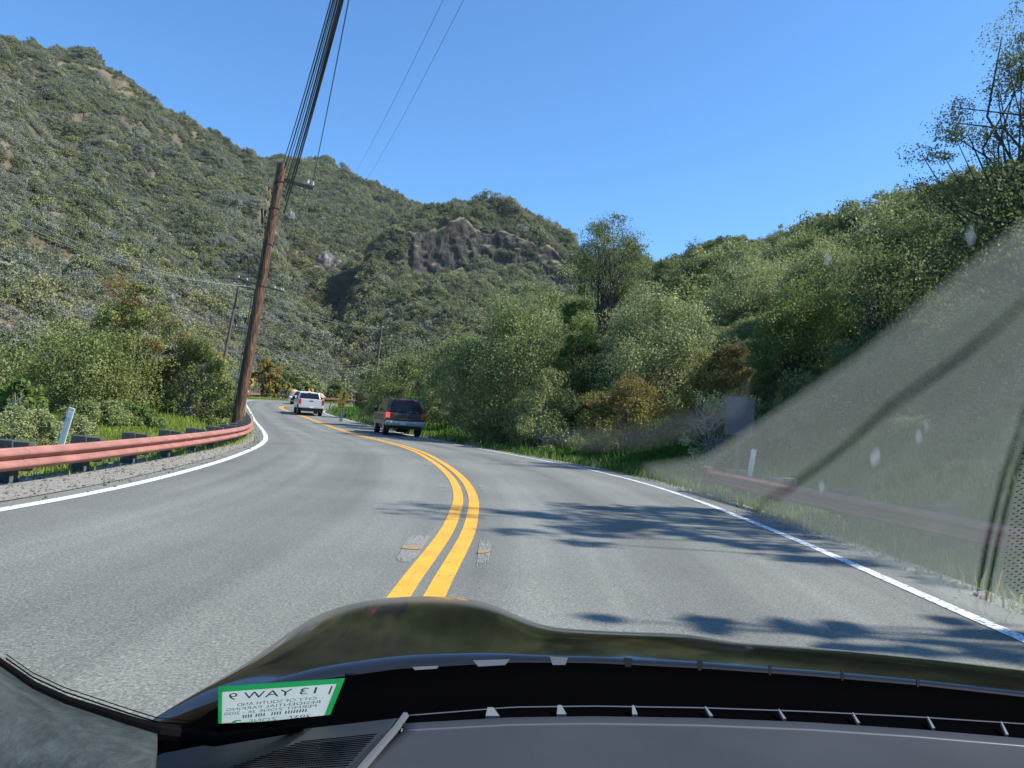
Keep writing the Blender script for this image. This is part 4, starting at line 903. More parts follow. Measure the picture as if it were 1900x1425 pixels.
place(mk_pickup(), 576, 772, 61, 20)
oc = mk_oncoming(); place(oc, 549, 751, 84, -6); 

# ------------------------------------------------------------------ rocks
def rock(name, label, cat, c, size, seed, mat, group=None, sub=4, amp=.32):
    bm = bmesh.new(); bmesh.ops.create_icosphere(bm, subdivisions=sub, radius=1); r = np.random.default_rng(seed)
    pl = [(Vector(r.normal(size=3)).normalized(), r.uniform(.55, .9)) for _ in range(26)]
    for v in bm.verts:
        p = v.co.copy(); 
        for n_, d in pl:
            e = p.dot(n_)-d
            if e > 0: p -= n_*e*.9
        k = 1+amp*.5*float(mnoise.fractal(p*2.3+Vector((seed, 0, 0)), 1., 2., 5))
        v.co = Vector((p.x*size[0]*k, p.y*size[1]*k, p.z*size[2]*k))
    me = bpy.data.meshes.new(name); bm.to_mesh(me); bm.free(); o = link(name, me, mat); o.location = tuple(c); return tag(o, label, cat, group)
q = U(545, 727, 108); rock('boulder', 'tan boulder right of the yellow chevron sign on the far bend', 'boulder', (q[0], q[1], float(G(108))+.75), (1.15, .9, 1.1), 3, M['boulder'], 'tan boulders on the far bend')
q = U(592, 736, 109); rock('boulder', 'pale tan boulder between the pickup roof and the second chevron', 'boulder', (q[0], q[1], float(G(109))+.6), (.9, .8, .95), 7, M['boulder'], 'tan boulders on the far bend')
q = U(495, 722, 116); rock('boulder', 'low grey-white rock on the grass left of the first chevron', 'boulder', (q[0], q[1], float(G(112))+.3), (1.4, .8, .6), 9, M['rock'], None)
q = U(452, 713, 110); rock('boulder', 'small cream rock under the dark chevron beside the pole', 'boulder', (q[0], q[1], float(G(110))+.6), (1.2, .8, .8), 19, M['boulder'], None)
def outcrop(px, py, size, seed, label, mat='rock', sink=.0):
    q = hill_hit(px, py)[0]; rock('rock_outcrop', label, 'rock outcrop', (q[0], q[1]+size[1]*sink, q[2]-size[2]*.15), size, seed, M[mat], None, 5, .35)
outcrop(606, 488, (10, 7, 12), 11, 'pale grey rock outcrop halfway up the valley left of the shadowed cliff')
outcrop(590, 506, (7, 5, 6), 12, 'lower grey slab under the pale valley outcrop')
outcrop(540, 412, (7, 7, 11), 13, 'dark grey rock knob just right of the big leaning pole')
outcrop(555, 432, (3, 4, 4), 14, 'small white-faced rock below the dark knob')
outcrop(6, 148, (4, 4, 3), 15, 'tan rock sticking out of the mountain at the extreme left edge', 'rock_brown')
outcrop(12, 622, (2.6, 2, 2.2), 16, 'brown crumbling cut rock low on the mountain behind the left bush', 'rock_brown')

# ------------------------------------------------------------------ trees and bushes standing singly
def bush(name, label, px, y, py_top, hw, mat, seed, ncl=60, nl_=150, leaf=.11, low=.03, dz=-.1, x=None, depth=.85, rclump=.30, stems=5, base_r=.06, hgt=None, cat=None, **k):
    b = on_ground(px, y, dz) if x is None else (x, y, float(terrain_z(np.array([float(x)]), np.array([float(y)]))[0])+dz)
    h_ = (hgt or top_h(px, py_top, y, b)); rx = hw/F*y
    return tree(name, label, cat or ('tree' if name.endswith(('tree', 'oak')) else 'bush'), b, h_, rx, rx*depth, ncl, nl_, leaf, mat, seed, stems=stems, base_r=base_r, low=low, rclump=rclump, **k)
R_ = 'bushes along the right verge'
bush('roadside_bush', 'largest rounded olive-green bush right of the dark SUV', 955, 36, 572, 142, 'leaf_green', 101, 150, 200, .13, group=R_)
bush('roadside_bush', 'tall narrow bright-green bush beside the largest rounded one', 1062, 33.5, 548, 48, 'leaf_bright', 102, 46, 190, .12, depth=1.2, group=R_)
bush('roadside_bush', 'grey-green bush with bare twigs low in front of the largest rounded one', 1015, 31, 705, 80, 'leaf_green', 103, 60, 170, .10, bare=22, bark='bark_pale', group=R_)
bush('spreading_tree', 'wide grey-green tree with visible limbs right of the bright-green bush', 1205, 33, 556, 130, 'leaf_grey', 104, 120, 190, .12, low=.03, base_r=.08, stems=7, bare=12, group=R_)
bush('roadside_bush', 'low brownish bush under the wide grey-green tree', 1180, 27.5, 708, 95, 'leaf_brown', 105, 60, 170, .09, group=R_)
bush('roadside_bush', 'rust-tipped dark bush left of the sign back', 1335, 24.5, 640, 68, 'leaf_brown', 106, 66, 180, .09, group=R_)
bush('roadside_bush', 'pale leafless twiggy bush touching the left side of the sign back', 1325, 21.5, 725, 62, 'leaf_grey', 107, 22, 60, .07, bare=70, bark='bark_pale', base_r=.035, group=R_)
bush('roadside_bush', 'dark green bush at the left shoulder of the largest rounded one', 850, 46, 610, 62, 'leaf_green', 108, 60, 150, .14, group=R_)
bush('roadside_bush', 'low dark olive bush directly above the roof of the SUV', 752, 50, 668, 68, 'leaf_green', 109, 60, 150, .14, group=R_)
bush('roadside_bush', 'small dark bush behind the diamond winding-road sign', 692, 62, 690, 32, 'leaf_oak', 110, 40, 130, .14, group=R_)
bush('roadside_bush', 'mid-green bush rising between the SUV and the valley slope', 805, 54, 640, 55, 'leaf_grey', 111, 50, 140, .14, group=R_)
bush('tall_oak', 'tall dark oak silhouetted on the skyline at the notch between the hills', 1115, 62, 410, 84, 'leaf_oak', 112, 90, 120, .16, low=.42, base_r=.22, stems=3, dz=-.3, rclump=.3)
bush('roadside_bush', 'green bush filling the gap left of the tall skyline oak', 1010, 52, 545, 75, 'leaf_green', 113, 70, 150, .15, group=R_)
bush('roadside_bush', 'pale-green glossy bush above and right of the sign back', 1490, 27, 548, 105, 'leaf_bright', 114, 90, 190, .10, group=R_)
bush('slope_tree', 'grey-green tree on the slope above the rust-tipped bush', 1385, 44, 485, 90, 'leaf_grey', 115, 80, 170, .13, low=.2, group='trees on the right slope')
bush('slope_tree', 'dense green tree on the slope above the pale-green glossy bush', 1540, 37, 462, 95, 'leaf_green', 116, 90, 180, .12, low=.2, base_r=.1, group='trees on the right slope')
bush('slope_tree', 'dark green tree behind the big overhanging oak', 1690, 31, 425, 100, 'leaf_oak', 117, 95, 190, .12, low=.15, base_r=.1, group='trees on the right slope')
bush('roadside_bush', 'shadowy dark bush between the glossy bush and the right edge', 1620, 21, 640, 130, 'leaf_oak', 118, 80, 170, .09, group=R_)
bush('roadside_bush', 'dark weedy bush on the bank at the right picture edge', 1840, 17, 560, 130, 'leaf_oak', 119, 80, 170, .08, group=R_)
bush('roadside_bush', 'low shadowy bush behind the post of the sign back', 1440, 20.5, 745, 80, 'leaf_oak', 120, 50, 150, .08, group=R_)
bush('overhanging_oak', 'big oak at the right edge whose sparse boughs reach into the sky', 1955, 21.5, 75, 235, 'leaf_oak', 128, 170, 170, .085, low=.34, base_r=.2, stems=6, rclump=.17, bare=0)
bush('shade_oak', 'oak just outside the right edge that shades the near road', 0, 9.8, 0, 0, 'leaf_oak', 122, 36, 120, .13, x=12.6, hgt=9.5, low=.5, base_r=.2, stems=3, rclump=.2, dz=-.2) if False else None
def shade_oak(x, y, h_, rx, ry, n, seed, label):
    b = (x, y, float(terrain_z(np.array([x]), np.array([y]))[0])-.2)
    tree('shade_oak', label, 'tree', b, h_, rx, ry, n, 95, .13, 'leaf_oak', seed, stems=3, base_r=.2, low=.5, rclump=.13, group='oaks shading the near road')
shade_oak(14.2, 9.4, 10.2, 4.0, 2.7, 110, 130, 'oak standing past the right edge, shading the road near the double line')
shade_oak(12.0, 4.5, 8.2, 3.0, .75, 52, 131, 'smaller oak past the right edge, shading the near right lane corner')
for k_, (x, y, h_, rx, ry, lab) in enumerate([(17, 8.5, 7.5, 4.2, 3.6, 'slope oak past the right edge, lowest and nearest of the four shading the bank'), (15.5, 14.5, 6.5, 4, 3.4, 'slope oak past the right edge, second from the camera of the four shading the bank'), (15, 20.5, 5.6, 4, 3.4, 'dense slope oak above the right guardrail at the right picture edge'), (13.5, 27, 4.6, 3.8, 3.4, 'dense dark oak on the slope behind the back-turned sign')]):
    b_ = (x, y, float(terrain_z(np.array([float(x)]), np.array([float(y)]))[0])-.2)
    tree('slope_oak', lab, 'tree', b_, h_, rx, ry, 80, 130, .13, 'leaf_oak', 160+k_, stems=4, base_r=.2, low=.12, rclump=.24, group='oaks shading the right bank')
L_ = 'bushes behind the red guardrail'
bush('toyon_bush', 'tallest red-tipped bush left of the utility pole', 235, 27, 532, 78, 'leaf_toyon', 141, 80, 300, .095, tips='leaf_red', group=L_)
bush('toyon_bush', 'wide dark bush spreading below the tallest red-tipped one', 150, 25, 618, 115, 'leaf_toyon', 142, 110, 300, .09, bare=12, bark='bark_pale', group=L_)
bush('toyon_bush', 'orange and red tipped bush nearest the utility pole', 348, 27.5, 625, 74, 'leaf_toyon', 143, 80, 300, .09, tips='leaf_red', bare=8, bark='bark_pale', group=L_)
bush('roadside_bush', 'plain green bush tight against the left side of the utility pole', 405, 30.5, 692, 36, 'leaf_green', 144, 44, 170, .12, group=L_)
bush('roadside_bush', 'yellow-leaved bush above the left end of the guardrail', 35, 17.5, 705, 60, 'leaf_bright', 145, 30, 90, .11, low=.3, rclump=.2, bark='bark_pale', bare=5, group=L_)
bush('roadside_bush', 'soft grey-green bush behind the first guardrail post', 50, 15.5, 772, 75, 'leaf_grey', 146, 70, 190, .06, group=L_)
bush('roadside_bush', 'mid-green low bush right of the leaning white marker post', 195, 22, 752, 60, 'leaf_green', 147, 60, 180, .08, group=L_)
bush('roadside_bush', 'straw-coloured low bush between the marker post and the lawn', 150, 19, 778, 36, 'leaf_grey', 148, 44, 160, .06, bare=14, bark='bark_pale', group=L_)
bush('roadside_bush', 'low fresh-green bush at the foot of the orange-tipped one', 255, 22.5, 757, 42, 'leaf_bright', 149, 46, 160, .08, group=L_)
bush('roadside_bush', 'dark bush filling the frame edge above the yellow-leaved one', 20, 30, 650, 70, 'leaf_green', 150, 60, 160, .12, group=L_)
Fz = 'shrubs beyond the far bend'
bush('far_shrub', 'yellow-green shrub just right of the utility pole on the far bend', 488, 112, 664, 24, 'leaf_yellow', 151, 40, 90, .3, group=Fz)
bush('far_shrub', 'red-flowering shrub spray below the yellow-green one', 492, 118, 688, 12, 'leaf_red', 152, 14, 60, .3, group=Fz)
bush('far_shrub', 'olive shrub behind the chevron left of the tan boulder', 530, 120, 690, 32, 'leaf_green', 153, 40, 90, .3, group=Fz)
bush('far_shrub', 'grey shrub behind the two tan boulders', 572, 122, 700, 28, 'leaf_grey', 154, 40, 90, .3, group=Fz)
bush('far_shrub', 'dark shrub behind the rail right of the silver pickup', 620, 118, 712, 24, 'leaf_oak', 155, 36, 90, .3, group=Fz)

# ------------------------------------------------------------------ the car one sits in
M['hood'] = plain('dark_bronze_hood_paint', (.007, .006, .005), .09, 0, coat=.12, spec=.5)
M['dash'] = plain('dashboard_vinyl', (.034, .036, .040), .6, spec=.25, noise=.12, nscale=9, bump=.06, bscale=900)
M['dash_dark'] = plain('dashboard_dark_vinyl', (.022, .026, .034), .6, spec=.25, bump=.05, bscale=900)
M['cowl'] = plain('cowl_black', (.0015, .0015, .0018), .8, spec=0)
M['cowl_edge'] = plain('cowl_grey_rubber', (.018, .019, .021), .6, spec=.1)
M['slot'] = plain('vent_black', (.0015, .0015, .002), .9, spec=0)
M['edge_light'] = plain('satin_trim', (.11, .115, .12), .35, .2)
M['fin'] = plain('pale_vent_fin', (.14, .145, .15), .6)  # slot fins, and the plates that stand in for their reflections
M['pillar'] = plain('pillar_felt', (.040, .050, .050), .95, spec=.1, noise=.3, nscale=60, bump=.25, bscale=120)
M['seal'] = plain('seal_rubber', (.003, .003, .0035), .9, spec=.05)
def paper(name, col):
    m, n, l, p = new_mat(name); p.inputs['Base Color'].default_value = (*col, 1); p.inputs['Roughness'].default_value = .7; t = n.new('ShaderNodeBsdfTranslucent'); t.inputs[0].default_value = (*col, 1)
    x = n.new('ShaderNodeMixShader'); x.inputs[0].default_value = .6; l.new(p.outputs[0], x.inputs[1]); l.new(t.outputs[0], x.inputs[2]); l.new(x.outputs[0], n['Material Output'].inputs[0]); return m
M['card_white'] = paper('permit_paper', (.80, .85, .83))
M['card_green'] = paper('permit_green', (.12, .62, .30))
M['card_pale'] = plain('permit_pale_green_ink', (.36, .62, .46), .6)
M['card_ink'] = plain('permit_grey_ink', (.26, .30, .31), .6)
car = empty('car', (0, .3, 0), 'car one rides in: dark bronze hood, grey dashboard, windscreen and felt pillar foot', 'car')
car_loc = np.array(car.location)
def cpt(px, py, y): return tuple(U(px, py, y)-car_loc)
def sheet(name, rows, mat, parent=None, th=.012, smooth=True):
    """rows of points -> thick sheet (grid), thickness downwards"""
    nr_, nc_ = len(rows), len(rows[0]); V = [p for r in rows for p in r]; N = len(V); V = V+[(p[0], p[1], p[2]-th) for p in V]
    ix = lambda i, j: i*nc_+j
    Fc = [(ix(i, j), ix(i, j+1), ix(i+1, j+1), ix(i+1, j)) for i in range(nr_-1) for j in range(nc_-1)]
    Fc += [tuple(N+q for q in f[::-1]) for f in Fc]
    ring = [ix(0, j) for j in range(nc_)]+[ix(i, nc_-1) for i in range(1, nr_)]+[ix(nr_-1, j) for j in range(nc_-2, -1, -1)]+[ix(i, 0) for i in range(nr_-2, 0, -1)]
    Fc += [(ring[k], ring[k]+N, ring[(k+1) % len(ring)]+N, ring[(k+1) % len(ring)]) for k in range(len(ring))]
    me = mesh_py(name, V, Fc); bm = bmesh.new(); bm.from_mesh(me); bmesh.ops.recalc_face_normals(bm, faces=bm.faces); bm.to_mesh(me); bm.free()
    if smooth:
        for p in me.polygons: p.use_smooth = True
    return link(name, me, mat, parent or car)
SIL = [(200, 1400), (270, 1352), (330, 1310), (430, 1248), (500, 1200), (560, 1152), (610, 1129), (660, 1114), (730, 1105), (790, 1103), (850, 1106), (900, 1114), (935, 1126), (965, 1144), (995, 1158), (1040, 1165), (1150, 1171), (1260, 1174), (1310, 1180), (1350, 1190), (1420, 1195), (1550, 1204), (1700, 1219), (1900, 1243), (2150, 1280)]
NEAR = [(200, 1420), (270, 1370), (330, 1335), (400, 1302), (560, 1264), (740, 1240), (950, 1228), (1100, 1229), (1300, 1239), (1500, 1253), (1700, 1270), (1900, 1292), (2150, 1325)]
cols = np.linspace(205, 2140, 150); rows = []
kern = np.ones(7)/7
sil = np.array([I(c, SIL) for c in cols]); sil = np.convolve(np.pad(sil, 3, 'edge'), kern, 'valid'); near = np.array([I(c, NEAR) for c in cols]); near = np.convolve(np.pad(near, 3, 'edge'), kern, 'valid')
def hood_pt(px, py, dz=0.):
    d = rayd(px, py); t = (.985+dz-H)/(d[2]+.11*d[1]); q = np.array([0, 0, H])+d*t; return q      # plane z = .985 - .11 y
S = np.array([hood_pt(c, s, -.0) for c, s in zip(cols, sil)]); N_ = np.array([hood_pt(c, s) for c, s in zip(cols, np.maximum(near, sil+2))])
for t in (0, .1, .25, .4, .55, .7, .82, .9, .95, .98, 1):
    q = N_*(1-t)+S*t; q[:, 2] += .010*(1-(2*t-1)**2)-(.006 if t == 1 else .002 if t >= .98 else 0)
    rows.append([tuple(p-car_loc) for p in q])
for e, dz in ((.012, -.012), (.03, -.04), (.06, -.11), (.08, -.3)):
    dirv = np.stack([np.interp(cols, [200, 700, 800, 1000, 2140], [-1, -.6, 0, .25, .1]), np.ones(len(cols))], 1); q = S.copy(); q[:, :2] += dirv*e; q[:, 2] += dz; rows.append([tuple(p-car_loc) for p in q])
hood = sheet('hood', rows, M['hood'], th=.02)
# cowl: black strip between glass foot and hood, with a grey rubber lip
def band(name, top, bot, y0, y1, mat, px0, px1, n=60, th=.01, parent=None, mid=None):
    cs_ = np.linspace(px0, px1, n); rows = [[cpt(c, I(c, top), y0) for c in cs_]]
    if mid is not None: rows.append([cpt(c, (I(c, top)+I(c, bot))/2-mid, (y0+y1)/2) for c in cs_])
    rows.append([cpt(c, I(c, bot), y1) for c in cs_]); return sheet(name, rows, mat, parent, th)
DASHTOP = [(250, 1425), (300, 1395), (420, 1372), (560, 1350), (750, 1327), (950, 1311), (1100, 1309), (1300, 1312), (1500, 1319), (1700, 1329), (1900, 1342), (2150, 1365)]
cowl = band('cowl', [(a, b+1) for a, b in NEAR], [(a, b+4) for a, b in DASHTOP], .965, .74, M['cowl'], 262, 2140)
LIP = [(745, 1262), (950, 1254), (1100, 1256), (1300, 1262), (1500, 1272), (1700, 1284), (1900, 1302), (2150, 1330)]
band('cowl_lip', LIP, [(a, b+22) for a, b in LIP], .93, .90, M['cowl_edge'], 745, 2140, parent=cowl, th=.012, mid=3)
band('cowl_rim', [(a, b-3) for a, b in NEAR], [(a, b+4) for a, b in NEAR], .972, .968, M['cowl_edge'], 640, 2140, parent=cowl, th=.004)
for k, (px, wd, hh) in enumerate([(790, 24, 24), (912, 34, 30), (1037, 17, 32), (1165, 8, 34), (1298, 5, 36), (1428, 3, 36), (1562, 3, 36), (1702, 3, 34)]):  # pale plates painting in the slot blades' reflections on the glass
    yb = I(px, NEAR)+22; a = [cpt(px-wd, yb-hh+ (4 if k < 2 else 0), .958), cpt(px+wd, yb-hh+2, .958), cpt(px+wd*.3, yb, .95), cpt(px-wd*.35, yb+1, .95)]
    panel(cowl, 'cowl_fin', a[::-1], M['cowl_edge'] if k > 2 else M['fin'], .004)
# dashboard
dash_edge = [(750, 1342), (950, 1331), (1100, 1329), (1300, 1332), (1500, 1340), (1700, 1353), (1900, 1370), (2150, 1398)]
cs_ = np.linspace(748, 2140, 50)
dash = sheet('dashboard', [[cpt(c, I(c, dash_edge), .70) for c in cs_], [cpt(c, I(c, dash_edge)+13, .69) for c in cs_], [cpt(c-85*(2140-c)/1392, 1425+.02*(c-750), .60) for c in cs_], [cpt(c-250*(2140-c)/1392, 1650, .46) for c in cs_]], M['dash'], th=.03)
band('defroster_slot', [(a, b+2) for a, b in DASHTOP], [(a, b+3) for a, b in dash_edge], .735, .705, M['slot'], 752, 2140, parent=dash, th=.02)
SL = [(a, b+1) for a, b in DASHTOP]
band('slot_rim', [(a, b-1) for a, b in SL], [(a, b+5) for a, b in SL], .738, .733, M['edge_light'], 750, 2140, parent=dash, th=.006)
band('pad_seam', [(a, b+12) for a, b in dash_edge], [(a, b+15) for a, b in dash_edge], .688, .686, M['edge_light'], 750, 2140, parent=dash, th=.003)
for k, (px, wd) in enumerate([(912, 13), (1040, 9), (1176, 5), (1312, 3), (1448, 2.5), (1585, 2.5), (1724, 2.5), (1860, 2.5)]):
    yt = I(px, DASHTOP)+4; yb = I(px, dash_edge)+1; s = 8 if k > 2 else 2
    panel(dash, 'slot_fin', [cpt(px-wd+s, yb, .706), cpt(px+wd+s, yb, .706), cpt(px+wd*.3-s*.4, yt, .722), cpt(px-wd*.5-s*.4, yt, .722)], M['fin'], .003)
# left end of the dashboard with the speaker grille
cs_ = np.linspace(262, 746, 24); DL = [(250, 1422), (300, 1398), (420, 1375), (560, 1353), (750, 1331)]
left = sheet('dashboard_corner', [[cpt(c, I(c, DL), .72) for c in cs_], [cpt(c-30, I(c, DL)+45, .66) for c in cs_], [cpt(c-75, 1460, .58) for c in cs_], [cpt(c-140, 1650, .46) for c in cs_]], M['dash_dark'], th=.02)
m_ = MB(); m_.tube([cpt(752, 1328, .722), cpt(735, 1352, .69), cpt(672, 1425, .59), cpt(640, 1465, .55)], .0035, 6); m_.build('dash_trim_strip', M['edge_light'], left)
m_ = MB(); m_.tube([cpt(723, 1358, .685), cpt(655, 1428, .59), cpt(620, 1465, .55)], .003, 6); m_.build('dash_trim_strip', M['cowl_edge'], left)
gq = [cpt(700, 1368, .668), cpt(640, 1436, .575), cpt(370, 1452, .575), cpt(560, 1382, .668)]
gp = panel(left, 'speaker_grille', gq, M['dash_dark'], .003)
V, Fc = [], []; A_, B_, C2, D_ = [np.array(q) for q in gq]; up_ = np.array([0, 0, .0035])
for i in range(46):
    for j in range(16):
        u, v = (i+.5+(j % 2)*.5)/47, (j+.5)/16; c = (A_*(1-u)+D_*u)*(1-v)+(B_*(1-u)+C2*u)*v+up_; r_ = .0013; k = len(V)
        V += [tuple(c+np.array([math.cos(t)*r_, math.sin(t)*r_, 0])) for t in np.linspace(0, 6.283, 7)[:-1]]; Fc.append(tuple(range(k, k+6)))
link('grille_pattern', mesh_py('holes', V, Fc), M['slot'], gp)
# felt foot of the left pillar and its rubber seal
PF = [(-60, 1190), (0, 1232), (60, 1274), (120, 1302), (180, 1322), (240, 1342), (292, 1358)]
cs_ = [p[0] for p in PF]
pil = sheet('pillar_trim', [[cpt(c, b+4, .62) for c, b in PF], [cpt(c, b+34, .57) for c, b in PF], [cpt(c-12 if c > 200 else c, max(b+75, 1400) if c < 280 else b+52, .52) for c, b in PF], [cpt(c-40 if c > 200 else c, 1480, .48) for c, b in PF]], M['pillar'], th=.03)
m_ = MB(); m_.tube([cpt(c, b-1, .625) for c, b in PF]+[cpt(400, 1372, .67), cpt(560, 1350, .72)], [.0035, .0035, .004, .0045, .005, .0055, .006, .006, .004], 8); m_.build('rubber_seal', M['seal'], pil)
V, Fc = [], []
P_ = [np.array(cpt(c, b, .63)) for c, b in PF]+[np.array(cpt(400, 1366, .68))]; dp = rayd(300, 1300); rtv = np.array(rt); upv = np.array(up)
for s in np.arange(1.2, 7, .035):
    i = min(int(s), 6); c = P_[i]*(1-(s-i))+P_[i+1]*(s-i)
    for q in range(3):
        c2 = c+upv*(.0045+.0035*q); r_ = .0011*(1-.22*q); k = len(V)
        V += [tuple(c2+rtv*r_*math.cos(t)+upv*r_*math.sin(t)) for t in np.linspace(0, 6.283, 7)[:-1]]; Fc.append(tuple(range(k, k+6)))
link('frit_pattern', mesh_py('frit', V, Fc), M['seal'], pil)

# windscreen: a clear pane rising back from the cowl; volume slabs paint in the dashboard's reflection at right
WN = Vector((0, -.50, -.866)).normalized(); W0 = Vector(tuple(U(950, 1322, .725)))     # inner normal, a point on the glass
def wpt(px, py, off=0.):
    d = Vector(rayd(px, py)); o = Vector((0, 0, H)); t = (W0+WN*off-o).dot(WN)/d.dot(WN); return o+d*t-Vector(car_loc)
def clear_glass():
    m, n, l, p = new_mat('clear_windscreen_glass'); n.remove(p); t = n.new('ShaderNodeBsdfTransparent'); l.new(t.outputs[0], n['Material Output'].inputs[0]); return m
M['glass'] = clear_glass()
def slab(name, pts, mat, parent, th=.004, off=0.):
    a = [wpt(x, y, off) for x, y in pts]; b = [wpt(x, y, off)+WN*th for x, y in pts]; n = len(a)
    me = mesh_py(name, a+b, [tuple(range(n)), tuple(range(2*n-1, n-1, -1))]+[(i, i+n, (i+1) % n+n, (i+1) % n) for i in range(n)])
    bm = bmesh.new(); bm.from_mesh(me); bmesh.ops.triangulate(bm, faces=[f for f in bm.faces if len(f.verts) > 4]); bmesh.ops.recalc_face_normals(bm, faces=bm.faces); bm.to_mesh(me); bm.free()
    return link(name, me, mat, parent)
wind = slab('windscreen', [(-150, -150), (2050, -150), (2050, 1310), (1300, 1262), (750, 1262), (300, 1340), (-150, 1150)], M['glass'], car)
def reflection_and_spot_film(name, dens, col=(.80, .85, .80), an=.0):  # volume for painted-in reflections and for the bug spots
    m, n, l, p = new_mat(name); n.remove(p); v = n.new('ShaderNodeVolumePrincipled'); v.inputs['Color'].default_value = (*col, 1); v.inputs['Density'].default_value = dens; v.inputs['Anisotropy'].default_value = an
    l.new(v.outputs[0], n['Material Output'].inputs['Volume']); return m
M['dust'] = reflection_and_spot_film('sunlit_dust_film', 30., (.80, .83, .70)); M['dust_thin'] = reflection_and_spot_film('thin_dust_film', 7.)
TH = .004
def soft(pts, dens):  # veil cut to the shape of the mirrored dashboard glare
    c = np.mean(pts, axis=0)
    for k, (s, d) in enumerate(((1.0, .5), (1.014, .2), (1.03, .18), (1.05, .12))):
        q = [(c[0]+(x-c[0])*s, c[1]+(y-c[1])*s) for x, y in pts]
        slab('dust_film', q, reflection_and_spot_film('sunlit_dust_film', dens*d, (.80, .83, .70)), wind, TH, .006+.005*k)
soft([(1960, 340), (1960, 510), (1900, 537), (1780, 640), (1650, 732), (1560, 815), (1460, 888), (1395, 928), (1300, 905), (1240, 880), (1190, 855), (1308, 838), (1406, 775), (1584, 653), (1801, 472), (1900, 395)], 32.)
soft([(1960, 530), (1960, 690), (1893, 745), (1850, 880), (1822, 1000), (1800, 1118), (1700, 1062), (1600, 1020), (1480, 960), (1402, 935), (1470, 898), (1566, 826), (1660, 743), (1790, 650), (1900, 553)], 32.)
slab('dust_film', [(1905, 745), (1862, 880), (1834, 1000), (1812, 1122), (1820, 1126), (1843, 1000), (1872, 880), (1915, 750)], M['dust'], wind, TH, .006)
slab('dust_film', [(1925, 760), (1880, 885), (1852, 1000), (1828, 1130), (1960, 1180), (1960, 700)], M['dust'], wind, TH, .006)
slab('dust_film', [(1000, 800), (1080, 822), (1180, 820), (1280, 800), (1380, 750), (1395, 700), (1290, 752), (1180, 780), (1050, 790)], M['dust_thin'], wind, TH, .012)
None and slab('dust_film', [(822, 742), (900, 775), (980, 798), (1060, 810), (1060, 770), (1000, 740), (930, 700), (840, 660)], M['dust_thin'], wind, TH, .012)
slab('dust_film', [(1290, 640), (1345, 630), (1400, 640), (1410, 720), (1380, 742), (1400, 560), (1310, 570)][:3]+[(1400, 560), (1310, 570)], M['dust_thin'], wind, TH, .012) if False else None
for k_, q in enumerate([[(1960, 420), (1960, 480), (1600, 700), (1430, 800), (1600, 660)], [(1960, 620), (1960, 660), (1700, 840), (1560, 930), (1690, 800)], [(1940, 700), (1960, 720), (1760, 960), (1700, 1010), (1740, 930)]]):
    slab('dust_film', q, reflection_and_spot_film('streak_dust_film', 3.5), wind, .003, .03+.004*k_)
M['dust_faint'] = reflection_and_spot_film('faint_dust_streak', 1.6)
slab('dust_film', [(1180, 335), (1400, 283), (1600, 222), (1745, 168), (1760, 240), (1560, 305), (1380, 372)], M['dust_faint'], wind, TH, .012)  # faint glass reflection painted in as a streak across the sky
V, Fc = [], []  # dark dots drawn in for the speaker grille's reflection
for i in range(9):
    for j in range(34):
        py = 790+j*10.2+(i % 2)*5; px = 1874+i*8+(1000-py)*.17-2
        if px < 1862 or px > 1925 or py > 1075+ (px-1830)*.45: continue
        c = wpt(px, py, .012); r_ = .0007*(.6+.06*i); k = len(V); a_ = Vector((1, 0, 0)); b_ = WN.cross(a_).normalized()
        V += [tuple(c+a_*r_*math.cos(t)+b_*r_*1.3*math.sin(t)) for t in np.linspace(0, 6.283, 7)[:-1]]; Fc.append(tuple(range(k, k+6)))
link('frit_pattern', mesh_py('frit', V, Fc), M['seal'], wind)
# small bug spots on the glass
rg = np.random.default_rng(9)
for (px, py, a_, b_) in [(1622, 840, 8, 14), (1797, 428, 7, 13), (1533, 469, 6, 9), (1702, 801, 5, 9), (1523, 895, 4, 8), (1716, 780, 3, 8)]:
    slab('bug_spot', [(px+a_*math.cos(t)+(-b_*.35*math.sin(t)), py+b_*math.sin(t)) for t in np.linspace(0, 6.283, 11)[:-1]], reflection_and_spot_film('bug_spot_film', 70., (.8, .9, 1.)) if 'spot' not in M else M['spot'], wind, .003, .014)

# parking permit lying against the foot of the glass, its print seen mirrored
Q = [(405, 1274), (640, 1258), (613, 1325), (405, 1346)]      # TL TR BR BL
ctr = Vector(tuple(car_loc))
permit_pts = [wpt(x, y, .010)+ctr for x, y in Q]
prt = empty('parking_permit', tuple(permit_pts[3]), 'green-bordered parking permit card at the lower left of the windscreen, print mirrored', 'parking permit')
po = permit_pts[3].copy()
def pm(u, v, off=0.):
    a = permit_pts[0].lerp(permit_pts[1], u); b = permit_pts[3].lerp(permit_pts[2], u); return a.lerp(b, v)-po+WN*off
def card(name, u0, u1, v0, v1, off, mat, th=.0006):
    a = [pm(u0, v0, off), pm(u1, v0, off), pm(u1, v1, off), pm(u0, v1, off)]; b = [q+WN*th for q in a]
    me = mesh_py(name, a+b, [(0, 1, 2, 3), (7, 6, 5, 4), (0, 4, 5, 1), (1, 5, 6, 2), (2, 6, 7, 3), (3, 7, 4, 0)]); return link(name, me, mat, prt)
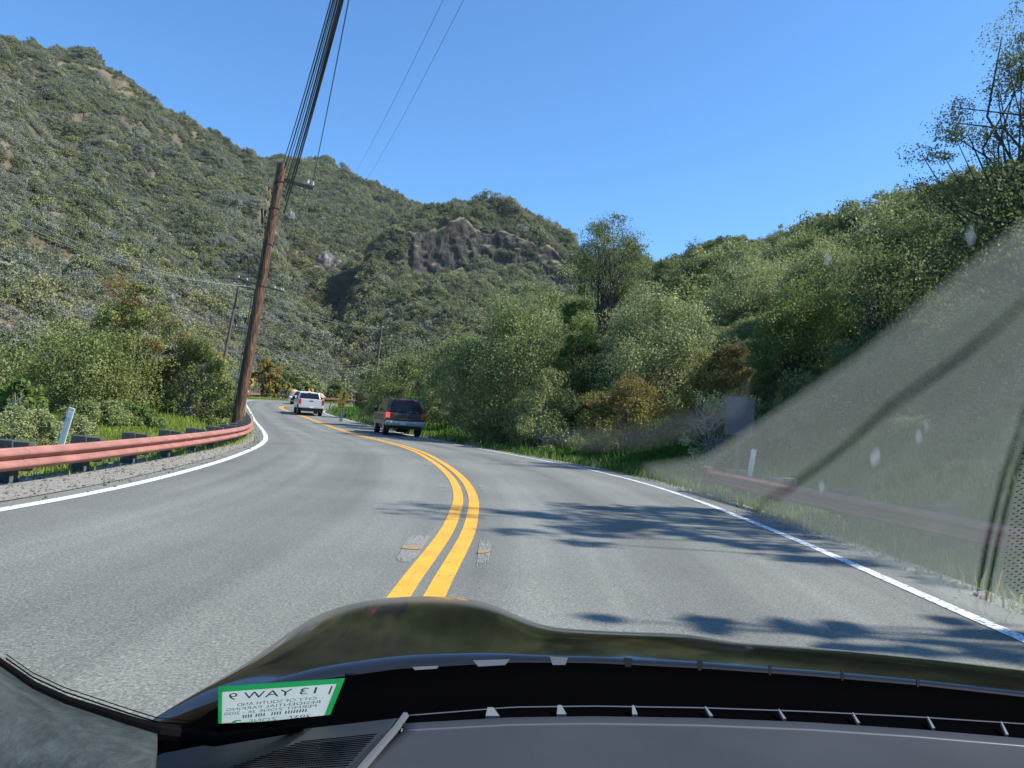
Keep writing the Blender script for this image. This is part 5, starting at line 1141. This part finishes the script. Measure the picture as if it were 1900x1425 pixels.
for a_ in ((0, .035, 0, 1), (.955, 1, 0, 1), (.035, .955, 0, .10)): card('card_border', *a_, .0, M['card_green'])
card('card_face', .035, .955, .10, 1.0, .0, M['card_white'])
def text(body, u0, u1, v0, v1, mat, name='printed_line', mirror=True):
    cu = bpy.data.curves.new('t', 'FONT'); cu.body = body; ob = bpy.data.objects.new('t', cu); COL.objects.link(ob)
    dg = bpy.context.evaluated_depsgraph_get(); me = bpy.data.meshes.new_from_object(ob.evaluated_get(dg)); bpy.data.objects.remove(ob)
    xs = [v.co.x for v in me.vertices]; ys = [v.co.y for v in me.vertices]; x0, x1, y0, y1 = min(xs), max(xs), min(ys), max(ys)
    for v in me.vertices:
        u = (v.co.x-x0)/(x1-x0); t = (v.co.y-y0)/(y1-y0)
        if mirror: u = 1-u
        v.co = pm(u0+(u1-u0)*u, v1+(v0-v1)*t, .0014)
    return link(name, me, mat, prt)
text('| 13 YAW 9', .10, .93, .12, .32, M['card_ink'], 'handwritten_line')
text('CITY OF SOUTH AND', .18, .84, .36, .44, M['card_pale'])
text('RESIDENTIAL PARKING', .08, .88, .47, .55, M['card_pale'])
text('PERMIT ZONE 36 - 2020', .06, .86, .58, .66, M['card_pale'])
text('2037', .66, .84, .87, .97, M['card_ink']); text('ZONE', .30, .56, .86, .98, M['card_green'])
m_ = MB()
V, Fc = [], []
for k, x in enumerate(np.linspace(.24, .78, 24)):
    if k in (4, 9, 10, 15): continue
    q = [pm(x, .705-.02*x, .0014), pm(x+.012, .705-.02*x, .0014), pm(x+.012, .80-.02*x, .0014), pm(x, .80-.02*x, .0014)]; n0 = len(V); V += [tuple(p) for p in q]; Fc.append((n0, n0+1, n0+2, n0+3))
link('barcode_print', mesh_py('bars', V, Fc), M['card_ink'], prt)
V = [pm(.19+.055*(1-.45*b)*math.cos(t)+(.012*b), .92+.085*(1-.45*b)*math.sin(t), .0014) for b in (0, 1) for t in np.linspace(.5, 5.6, 18)]
link('swirl_emblem', mesh_py('swirl', V, [(i, i+1, i+19, i+18) for i in range(17)]), M['card_green'], prt)

add_haze(.00006)
